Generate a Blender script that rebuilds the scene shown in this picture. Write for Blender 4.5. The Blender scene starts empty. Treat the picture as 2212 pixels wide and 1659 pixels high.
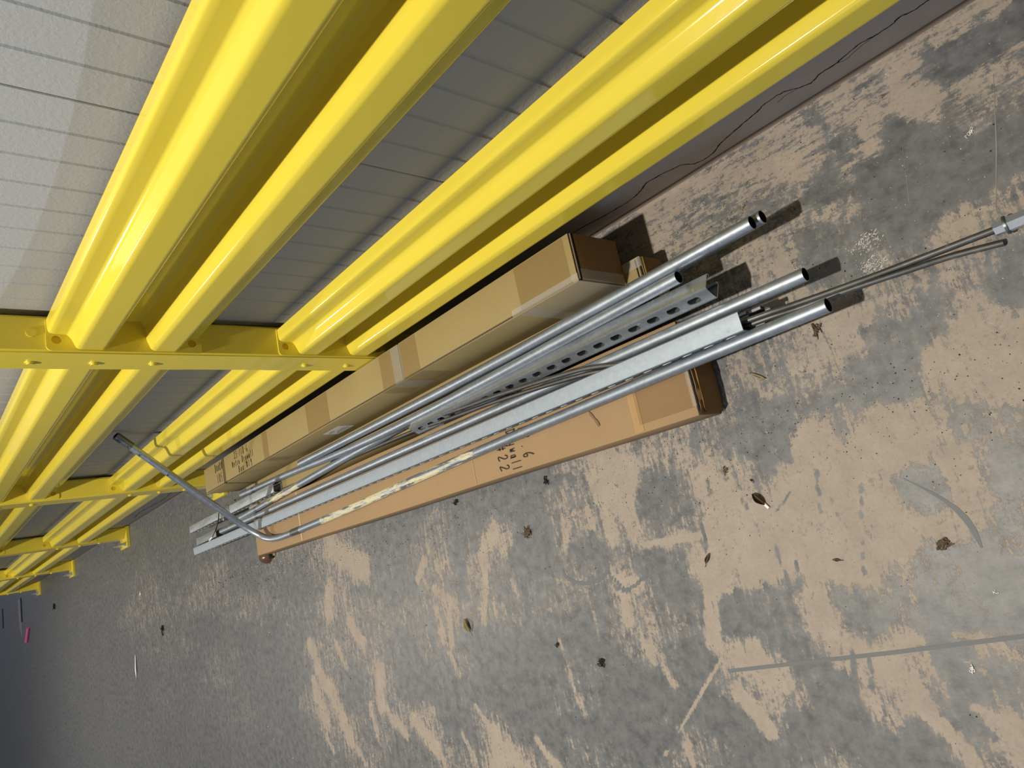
import bpy, bmesh, math, random
import numpy as np
from mathutils import Vector, Matrix

random.seed(7)
rng = np.random.default_rng(11)
S = bpy.context.scene
COL = S.collection
V = Vector
# ------------------------------------------------------------------ camera, world, lights, exposure
cam = bpy.data.cameras.new('camera'); cam_o = bpy.data.objects.new('camera', cam); COL.objects.link(cam_o)
cam.sensor_fit = 'HORIZONTAL'; cam.sensor_width = 36.0; cam.lens = 1544.0 / 2212.0 * 36.0
cam.clip_start = 0.02; cam.clip_end = 200
RR = ((-0.63156036, 0.29629044, 0.71647993), (0.20147245, 0.9550717, -0.21736352), (-0.74869244, 0.00707279, -0.66287978))
M = Matrix.Identity(4)
for i in range(3):
    M[i][0] = RR[i][0]; M[i][1] = -RR[i][1]; M[i][2] = -RR[i][2]
M[0][3], M[1][3], M[2][3] = 0.0, 0.8516, 1.62
cam_o.matrix_world = M
S.camera = cam_o

w = bpy.data.worlds.new('world'); S.world = w; w.use_nodes = True
w.node_tree.nodes['Background'].inputs[0].default_value = (0.92, 0.94, 1.0, 1)
w.node_tree.nodes['Background'].inputs[1].default_value = 0.125

def light(name, kind, loc, target, energy, color, **kw):
    l = bpy.data.lights.new(name, kind); l.energy = energy; l.color = color
    for k, v in kw.items(): setattr(l, k, v)
    o = bpy.data.objects.new(name, l); COL.objects.link(o); o.location = loc
    d = V(target) - V(loc); o.rotation_euler = d.to_track_quat('-Z', 'Y').to_euler()
    return o
# high bay lamp over the aisle, the strong source whose shadows the picture shows
light('high_bay_lamp', 'AREA', (1.85, 1.50, 5.1), (1.85, 1.50, 0), 245, (1.0, 0.93, 0.80), shape='DISK', size=0.16)
light('high_bay_lamp', 'AREA', (8.6, 1.53, 5.1), (8.6, 1.53, 0), 185, (1.0, 0.94, 0.84), shape='DISK', size=0.16)
# added spot, not a known lamp; cone edge brightens wall above the upper rail
light('added_wall_spot', 'SPOT', (1.5, 7.0, 6.5), (1.5, 0, 7.0), 600, (0.66, 0.78, 1.0), spot_size=math.radians(80.62), spot_blend=0.0, shadow_soft_size=0.002)
# daylight from the open doors on the far side of the hall and at its far end
light('door_daylight', 'AREA', (0.5, 7.0, 2.4), (1.2, 0, 0.3), 42, (0.50, 0.68, 1.0), shape='RECTANGLE', size=3.4, size_y=1.6)
light('dock_daylight', 'AREA', (17.5, -2.5, 3.0), (12.0, 2.0, 0.0), 60, (0.50, 0.62, 1.0), shape='RECTANGLE', size=4.0, size_y=3.0)
S.view_settings.view_transform = 'Standard'; S.view_settings.look = 'None'
S.view_settings.gamma = 1.0; S.view_settings.use_curve_mapping = False
S.view_settings.exposure = 0.0

# ------------------------------------------------------------------ materials
def lin(c):
    return tuple(((x / 255) / 12.92 if x / 255 <= 0.04045 else ((x / 255 + 0.055) / 1.055) ** 2.4) for x in c) + (1,)

class NT:
    def __init__(s, name):
        s.m = bpy.data.materials.new(name); s.m.use_nodes = True; s.t = s.m.node_tree
        s.b = s.t.nodes['Principled BSDF']
    def n(s, typ, **kw):
        x = s.t.nodes.new(typ)
        for k, v in kw.items():
            if k in ('operation', 'noise_dimensions', 'wave_type', 'bands_direction', 'wave_profile', 'data_type', 'blend_type', 'attribute_name', 'feature', 'interpolation_type', 'clamp'): setattr(x, k, v)
            else: x.inputs[k.replace('_', ' ')].default_value = v
        return x
    def l(s, a, b): s.t.links.new(a, b)
    def coord(s, scale=(1, 1, 1), kind='Object', rot=(0, 0, 0)):
        c = s.t.nodes.new('ShaderNodeTexCoord'); mp = s.t.nodes.new('ShaderNodeMapping')
        mp.inputs['Scale'].default_value = scale; mp.inputs['Rotation'].default_value = rot
        s.l(c.outputs[kind], mp.inputs['Vector']); return mp.outputs['Vector']
    def noise(s, vec, scale, detail=3, rough=0.55, dist=0.0):
        x = s.n('ShaderNodeTexNoise', Scale=scale, Detail=detail, Roughness=rough, Distortion=dist); s.l(vec, x.inputs['Vector']); return x.outputs['Fac']
    def ramp(s, fac, stops):
        r = s.t.nodes.new('ShaderNodeValToRGB'); e = r.color_ramp.elements
        while len(e) < len(stops): e.new(0.5)
        for i, (p, c) in enumerate(stops):
            e[i].position = p; e[i].color = c if len(c) == 4 else tuple(c) + (1,)
        s.l(fac, r.inputs['Fac']); return r.outputs['Color']
    def mix(s, fac, a, b, blend='MIX'):
        x = s.t.nodes.new('ShaderNodeMix'); x.data_type = 'RGBA'; x.blend_type = blend
        for sock, val in ((x.inputs[0], fac), (x.inputs[6], a), (x.inputs[7], b)):
            if hasattr(val, 'links') or isinstance(val, bpy.types.NodeSocket): s.l(val, sock)
            else: sock.default_value = val
        return x.outputs[2]
    def math(s, op, a, b=None, c=None):
        x = s.t.nodes.new('ShaderNodeMath'); x.operation = op
        for i, v in enumerate((a, b, c)):
            if v is None: continue
            if isinstance(v, bpy.types.NodeSocket): s.l(v, x.inputs[i])
            else: x.inputs[i].default_value = v
        return x.outputs[0]
    def bump(s, h, strength, dist=0.002):
        x = s.n('ShaderNodeBump', Strength=strength, Distance=dist); s.l(h, x.inputs['Height']); s.l(x.outputs['Normal'], s.b.inputs['Normal'])
    def color(s, c):
        if isinstance(c, bpy.types.NodeSocket): s.l(c, s.b.inputs['Base Color'])
        else: s.b.inputs['Base Color'].default_value = c
    def rough(s, r):
        if isinstance(r, bpy.types.NodeSocket): s.l(r, s.b.inputs['Roughness'])
        else: s.b.inputs['Roughness'].default_value = r

def plain(name, rgb, rough=0.6, metal=0.0):
    t = NT(name); t.color(lin(rgb)); t.rough(rough); t.b.inputs['Metallic'].default_value = metal; return t.m

def yellow_paint(name, dusty=0.0):
    t = NT(name)
    v = t.coord()
    n = t.noise(v, 3.0, 3); n2 = t.noise(t.coord((1, 6, 6)), 14.0, 4, 0.7)
    base = t.mix(n, (0.76, 0.61, 0.055, 1), (0.82, 0.67, 0.080, 1))
    sc = t.ramp(n2, [(0.66, (0, 0, 0)), (0.76, (1, 1, 1))])
    base = t.mix(t.math('MULTIPLY', sc, 0.12 + dusty), base, (0.80, 0.72, 0.35, 1))
    t.color(base); t.rough(t.math('ADD', t.math('MULTIPLY', n, 0.04), 0.085))
    t.b.inputs['Specular IOR Level'].default_value = 0.5
    t.b.inputs['Coat Weight'].default_value = 0.0; t.b.inputs['Coat Roughness'].default_value = 0.12
    t.bump(t.noise(v, 60, 2), 0.06, 0.0015)
    return t.m

def cardboard(name, rgb, rgb2):
    t = NT(name)
    v = t.coord()
    n = t.noise(v, 5.0, 5, 0.6); fine = t.noise(v, 220.0, 2, 0.6); fl = t.noise(t.coord((0.4, 14, 14)), 9.0, 3)
    c = t.mix(n, lin(rgb), lin(rgb2))
    c = t.mix(t.math('MULTIPLY', fl, 0.35), c, lin(tuple(int(x * 0.86) for x in rgb)))
    sp = t.ramp(fine, [(0.28, (1, 1, 1)), (0.36, (0, 0, 0))])
    c = t.mix(t.math('MULTIPLY', sp, 0.35), c, lin((110, 84, 56)))
    t.color(c); t.rough(0.72); t.b.inputs['Specular IOR Level'].default_value = 0.25
    t.bump(fl, 0.12, 0.002)
    return t.m

def galvanized(name, tint=(0.62, 0.66, 0.70), rough=0.32, marks=0.5, paint=None, dark=0.5):
    t = NT(name)
    v = t.coord(); vs = t.coord((1.2, 9, 9))
    n = t.noise(vs, 6.0, 5, 0.65); n2 = t.noise(v, 38.0, 4, 0.7)
    vo = t.n('ShaderNodeTexVoronoi', Scale=90.0); t.l(v, vo.inputs['Vector'])
    c = t.mix(n, tuple(x * dark for x in tint) + (1,), tint + (1,))
    c = t.mix(t.math('MULTIPLY', t.ramp(vo.outputs['Color'], [(0.2, (0, 0, 0)), (0.9, (1, 1, 1))]), 0.22), c, tuple(min(1, x * 1.25) for x in tint) + (1,))
    spots = t.ramp(n2, [(0.62, (0, 0, 0)), (0.70, (1, 1, 1))])
    c = t.mix(t.math('MULTIPLY', spots, marks), c, (0.22, 0.23, 0.25, 1))
    met = t.math('SUBTRACT', 0.82, t.math('MULTIPLY', spots, 0.5))
    r = t.math('ADD', t.math('MULTIPLY', n, 0.18), rough - 0.06)
    if paint:
        pn = t.noise(t.coord((3.0, 26, 26)), 2.2, 6, 0.75); a = t.n('ShaderNodeAttribute', attribute_name='paint')
        pm = t.ramp(t.math('ADD', pn, t.math('SUBTRACT', a.outputs['Fac'], 0.5)), [(0.60, (0, 0, 0)), (0.64, (1, 1, 1))])
        c = t.mix(pm, c, lin(paint)); met = t.math('MULTIPLY', met, t.math('SUBTRACT', 1.0, pm)); r = t.math('ADD', r, t.math('MULTIPLY', pm, 0.4))
    t.color(c); t.l(met, t.b.inputs['Metallic']); t.rough(r)
    t.bump(n2, 0.012, 0.001)
    return t.m

def floor_mat():
    t = NT('worn_coated_concrete')
    geo = t.t.nodes.new('ShaderNodeNewGeometry'); P = geo.outputs['Position']
    def mp(scale, rot=0.0):
        m = t.t.nodes.new('ShaderNodeMapping'); m.inputs['Scale'].default_value = scale; m.inputs['Rotation'].default_value = (0, 0, rot); t.l(P, m.inputs['Vector']); return m.outputs['Vector']
    a = t.n('ShaderNodeAttribute', attribute_name='wear'); a2 = t.n('ShaderNodeAttribute', attribute_name='nearwall')
    big = t.noise(mp((1, 1, 1)), 9.0, 5, 0.62, 0.3)
    stY = t.noise(mp((4.2, 0.75, 1), 0.22), 13.0, 7, 0.76, 0.25)      # scrapes running across the aisle
    stX = t.noise(mp((0.7, 4.0, 1), 0.10), 20.0, 6, 0.74, 0.2)      # scrapes running along the wall
    st = t.mix(a2.outputs['Fac'], stY, stX)
    fine = t.noise(mp((1, 1, 1)), 60.0, 8, 0.80, 0.2)
    s = t.math('ADD', t.math('MULTIPLY', t.math('SUBTRACT', big, 0.5), 0.8), t.math('MULTIPLY', t.math('SUBTRACT', st, 0.5), 2.0))
    s = t.math('ADD', s, t.math('MULTIPLY', t.math('SUBTRACT', fine, 0.5), 1.9))
    s = t.math('ADD', s, a.outputs['Fac'])
    mask = t.ramp(s, [(0.46, (0, 0, 0)), (0.52, (0.45, 0.45, 0.45)), (0.64, (1, 1, 1))])
    soft = t.ramp(s, [(0.15, (0, 0, 0)), (0.55, (1, 1, 1))])
    tone = t.noise(mp((1, 1, 1)), 3.1, 4, 0.6); t2 = t.noise(mp((1, 1, 1)), 120.0, 3, 0.7)
    grey = t.mix(tone, (0.105, 0.113, 0.122, 1), (0.155, 0.155, 0.158, 1))
    grey = t.mix(t.math('MULTIPLY', soft, 0.30), grey, (0.30, 0.275, 0.25, 1))
    mott = t.ramp(t.noise(mp((1, 1, 1)), 26.0, 5, 0.7), [(0.32, (0.60, 0.61, 0.63)), (0.5, (1.0, 1.0, 1.0)), (0.68, (1.30, 1.28, 1.26))])
    grey = t.mix(1.0, grey, mott, 'MULTIPLY')
    tan = t.mix(tone, (0.345, 0.283, 0.232, 1), (0.390, 0.337, 0.282, 1))
    tan = t.mix(t.math('MULTIPLY', t.ramp(t2, [(0.35, (1, 1, 1)), (0.55, (0, 0, 0))]), 0.28), tan, (0.26, 0.21, 0.17, 1))
    tan = t.mix(1.0, tan, t.ramp(t.noise(mp((1, 1, 1)), 14.0, 6, 0.7), [(0.3, (0.86, 0.86, 0.86)), (0.7, (1.08, 1.08, 1.08))]), 'MULTIPLY')
    c = t.mix(mask, grey, tan)
    # hairline scratches, pale over the coating
    sc = t.noise(mp((1.0, 34.0, 1), 1.15), 3.0, 4, 0.6, 0.0); sc2 = t.noise(mp((1.0, 40.0, 1), -0.5), 3.4, 4, 0.6, 0.0)
    lines = t.math('ADD', t.ramp(sc, [(0.735, (0, 0, 0)), (0.76, (1, 1, 1))]), t.ramp(sc2, [(0.74, (0, 0, 0)), (0.765, (1, 1, 1))]))
    c = t.mix(t.math('MULTIPLY', lines, 0.35), c, (0.40, 0.38, 0.35, 1))
    t.color(c)
    t.rough(t.math('ADD', t.math('MULTIPLY', mask, 0.22), t.math('ADD', 0.38, t.math('MULTIPLY', tone, 0.12))))
    t.b.inputs['Specular IOR Level'].default_value = 0.42
    t.bump(t.math('ADD', t.math('MULTIPLY', mask, -0.5), t.math('MULTIPLY', t2, 0.5)), 0.30, 0.0012)
    return t.m

def panel_mat():
    t = NT('embossed_wall_panel')
    v = t.coord()
    n = t.noise(v, 110.0, 3, 0.55, 0.6); dirt = t.noise(t.coord((1, 1, 0.5)), 1.4, 4)
    t.color(t.mix(dirt, (0.41, 0.41, 0.395, 1), (0.455, 0.455, 0.445, 1)))
    t.rough(0.5); t.bump(n, 0.34, 0.0025); return t.m

def curb_mat():
    t = NT('painted_concrete_curb')
    v = t.coord(); n = t.noise(v, 6, 5, 0.6); f = t.noise(v, 90, 3, 0.6)
    c = t.mix(n, (0.46, 0.40, 0.35, 1), (0.54, 0.49, 0.44, 1))
    c = t.mix(t.math('MULTIPLY', t.ramp(f, [(0.30, (1, 1, 1)), (0.38, (0, 0, 0))]), 0.4), c, (0.12, 0.10, 0.09, 1))
    t.color(c); t.rough(0.7); t.bump(f, 0.15, 0.001); return t.m

def tape_mat(name, rgb, alpha=0.45):
    t = NT(name); t.color(lin(rgb)); t.rough(0.16); t.b.inputs['Alpha'].default_value = alpha
    t.b.inputs['Specular IOR Level'].default_value = 0.7
    t.bump(t.noise(t.coord((1, 1, 1)), 45, 4, 0.7), 0.5, 0.002); return t.m

def edge_mat():
    t = NT('corrugated_cut_edge')
    wv = t.n('ShaderNodeTexWave', wave_type='BANDS', bands_direction='X', Scale=40.0); t.l(t.coord(), wv.inputs['Vector'])
    t.color(t.mix(t.ramp(wv.outputs['Fac'], [(0.3, (0, 0, 0)), (0.6, (1, 1, 1))]), (0.028, 0.020, 0.014, 1), (0.16, 0.12, 0.075, 1))); t.rough(0.9); return t.m

MY = yellow_paint('safety_yellow_paint'); MYr = yellow_paint('rail_yellow_paint', 0.1)
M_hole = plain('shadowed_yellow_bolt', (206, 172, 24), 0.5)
M_zinc = plain('zinc_plated_steel', (205, 212, 222), 0.38, 0.8)
M_zincdark = plain('dull_zinc_steel', (120, 124, 124), 0.4, 0.8)
M_cardB = cardboard('tan_cardboard', (164, 146, 100), (154, 136, 92))
M_cardA = cardboard('brown_cardboard', (170, 142, 106), (158, 130, 96))
M_cardD = cardboard('inner_cardboard', (150, 116, 70), (130, 100, 62))
M_edge = edge_mat()
M_tape = tape_mat('brown_packing_tape', (150, 118, 72), 0.15)
M_clear = tape_mat('clear_stretch_film', (225, 225, 220), 0.16)
M_ink = plain('marker_ink', (34, 28, 26), 0.6)
M_cline = plain('pale_crease', (196, 168, 128), 0.7)
M_paper = plain('label_paper', (205, 200, 185), 0.5)
M_staple = plain('staple_wire', (150, 120, 70), 0.3, 0.9)
M_gap = plain('dark_gap', (14, 12, 10), 0.9)
M_floor = floor_mat(); M_panel = panel_mat(); M_curb = curb_mat()
M_emt = galvanized('galvanized_conduit', (0.50, 0.56, 0.64), 0.42, 0.22)
M_emtp = galvanized('paint_spattered_conduit', (0.46, 0.52, 0.60), 0.44, 0.25, (214, 204, 170))
M_emti = plain('conduit_bore', (30, 30, 32), 0.7, 0.3)
M_strut = galvanized('galvanized_strut', (0.58, 0.62, 0.66), 0.36, 0.25)
M_strut2 = galvanized('bright_galvanized_strut', (0.36, 0.41, 0.46), 0.55, 0.18, dark=0.8)
M_strutd = galvanized('dark_galvanized_strut', (0.34, 0.36, 0.38), 0.42, 0.4)
M_rod = galvanized('threaded_rod_steel', (0.20, 0.20, 0.195), 0.48, 0.3)
M_leaf = plain('dry_leaf_brown', (96, 80, 60), 0.8); M_leaf2 = plain('dry_leaf_pale', (142, 132, 96), 0.7); M_dark = plain('dark_debris', (38, 32, 28), 0.85)
M_white = plain('white_chip', (232, 230, 224), 0.5); M_pink = plain('pink_chalk', (226, 110, 160), 0.8)
M_scuffd = plain('dark_scuff', (104, 106, 108), 0.6); M_scuffl = plain('pale_scuff', (136, 130, 122), 0.7); M_powder = plain('white_powder', (205, 202, 196), 0.9)
M_brown = plain('brown_plastic', (92, 66, 50), 0.25)

# ------------------------------------------------------------------ mesh helpers
def tag(o, label=None, cat=None, group=None, kind=None):
    if label: o['label'] = label
    if cat: o['category'] = cat
    if group: o['group'] = group
    if kind: o['kind'] = kind
    return o

def empty(name, loc=(0, 0, 0), rz=0.0):
    o = bpy.data.objects.new(name, None); COL.objects.link(o); o.location = loc; o.rotation_euler = (0, 0, rz)
    o.empty_display_size = 0.05
    return o

def mesh(name, verts, faces, mat, parent=None, smooth=False, loc=None):
    me = bpy.data.meshes.new(name); me.from_pydata([tuple(v) for v in verts], [], faces); me.update()
    me.materials.append(mat)
    if smooth:
        me.polygons.foreach_set('use_smooth', [True] * len(me.polygons))
        if smooth is not True: me.set_sharp_from_angle(angle=math.radians(smooth))
    o = bpy.data.objects.new(name, me); COL.objects.link(o)
    if parent: o.parent = parent
    if loc: o.location = loc
    return o

def from_bm(name, bm, mat, parent=None, smooth=False, loc=None):
    bmesh.ops.recalc_face_normals(bm, faces=bm.faces)
    me = bpy.data.meshes.new(name); bm.to_mesh(me); bm.free(); me.materials.append(mat)
    if smooth:
        me.polygons.foreach_set('use_smooth', [True] * len(me.polygons))
        if smooth is not True: me.set_sharp_from_angle(angle=math.radians(smooth))
    o = bpy.data.objects.new(name, me); COL.objects.link(o)
    if parent: o.parent = parent
    if loc: o.location = loc
    return o

def bm_box(bm, lo, hi, bevel=0.0, seg=2, mtx=None):
    r = bmesh.ops.create_cube(bm, size=1.0)
    vs = r['verts']
    for v in vs:
        v.co = V([lo[i] + (v.co[i] + 0.5) * (hi[i] - lo[i]) for i in range(3)])
    if bevel:
        es = list({e for v in vs for e in v.link_edges})
        q = bmesh.ops.bevel(bm, geom=es, offset=bevel, segments=seg, affect='EDGES', profile=0.5)
        vs = list({v for f in q['faces'] for v in f.verts} | {v for v in vs if v.is_valid})
    if mtx is not None: bmesh.ops.transform(bm, matrix=mtx, verts=vs)
    return vs

def box(name, lo, hi, mat, parent=None, bevel=0.0, mtx=None, seg=2):
    bm = bmesh.new(); bm_box(bm, lo, hi, bevel, seg, mtx); return from_bm(name, bm, mat, parent, smooth=40 if bevel else False)

def catmull(pts, n=10):
    P = [V(p) for p in pts]; P = [2 * P[0] - P[1]] + P + [2 * P[-1] - P[-2]]; out = []
    for i in range(1, len(P) - 2):
        for k in range(n):
            t = k / n; a, b, c, d = P[i - 1], P[i], P[i + 1], P[i + 2]
            out.append(0.5 * ((2 * b) + (c - a) * t + (2 * a - 5 * b + 4 * c - d) * t * t + (3 * b - a - 3 * c + d) * t ** 3))
    out.append(P[-2]); return out

def frames(path):
    T = [(path[min(i + 1, len(path) - 1)] - path[max(i - 1, 0)]).normalized() for i in range(len(path))]
    n = T[0].cross(V((0, 0, 1)))
    if n.length < 1e-4: n = T[0].cross(V((0, 1, 0)))
    n.normalize(); F = []
    for t in T:
        n = (n - t * n.dot(t)).normalized(); F.append((n, t.cross(n)))
    return F

def resample(path, step):
    path = [V(p) for p in path]; d = [0.0]
    for a, b in zip(path, path[1:]): d.append(d[-1] + (b - a).length)
    n = max(2, int(d[-1] / step)); out = []; j = 0
    for i in range(n + 1):
        s = d[-1] * i / n
        while j < len(d) - 2 and d[j + 1] < s: j += 1
        t = (s - d[j]) / max(1e-9, d[j + 1] - d[j]); out.append(path[j].lerp(path[j + 1], t))
    return out

def tube_geo(path, r, sides=24, ri=None, rfun=None, square=False):
    """solid rod (ri None) or open pipe with wall thickness; returns verts, faces"""
    F = frames(path); vs = []; fs = []; N = len(path)
    ang = [2 * math.pi * k / sides for k in range(sides)]
    def ring(rad_of):
        base = len(vs)
        for i, p in enumerate(path):
            n, b = F[i]; rr = rad_of(i)
            for a in ang: vs.append(p + (n * math.cos(a) + b * math.sin(a)) * rr)
        return base
    o = ring(lambda i: rfun(i) if rfun else r)
    for i in range(N - 1):
        for k in range(sides):
            k2 = (k + 1) % sides
            fs.append((o + i * sides + k, o + i * sides + k2, o + (i + 1) * sides + k2, o + (i + 1) * sides + k))
    if ri is None:
        fs.append(tuple(o + k for k in reversed(range(sides)))); fs.append(tuple(o + (N - 1) * sides + k for k in range(sides)))
    else:
        q = ring(lambda i: ri)
        for i in range(N - 1):
            for k in range(sides):
                k2 = (k + 1) % sides
                fs.append((q + i * sides + k, q + (i + 1) * sides + k, q + (i + 1) * sides + k2, q + i * sides + k2))
        for i in (0, N - 1):
            for k in range(sides):
                k2 = (k + 1) % sides; f = (o + i * sides + k, q + i * sides + k, q + i * sides + k2, o + i * sides + k2)
                fs.append(f if i == 0 else tuple(reversed(f)))
    return vs, fs

def local_x(a, b, nrm=None):
    """matrix placing local +X along a->b, local Z near nrm"""
    a, b = V(a), V(b); x = (b - a).normalized(); z = V(nrm or (0, 0, 1)); z = (z - x * z.dot(x)).normalized(); y = z.cross(x)
    m = Matrix.Identity(4)
    for i in range(3): m[i][0] = x[i]; m[i][1] = y[i]; m[i][2] = z[i]; m[i][3] = a[i]
    return m

def cyl(name, c, axis, r, h, mat, parent=None, sides=20, bevel=0.0, r2=None):
    bm = bmesh.new(); bmesh.ops.create_cone(bm, cap_ends=True, segments=sides, radius1=r, radius2=r if r2 is None else r2, depth=h)
    if bevel:
        es = [e for e in bm.edges if all(v.co.z > 0 for v in e.verts)]
        bmesh.ops.bevel(bm, geom=es, offset=bevel, segments=2, affect='EDGES')
    q = V(axis).to_track_quat('Z', 'Y').to_matrix().to_4x4(); bmesh.ops.transform(bm, matrix=Matrix.Translation(V(c)) @ q, verts=bm.verts)
    return from_bm(name, bm, mat, parent, smooth=40)

def copy_tree(o, parent=None):
    c = o.copy(); COL.objects.link(c); c.parent = parent
    for ch in KIDS.get(o.name, []) if o.name in KIDS else [x for x in bpy.data.objects if x.parent == o]: copy_tree(ch, c)
    return c
KIDS = {}

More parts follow.
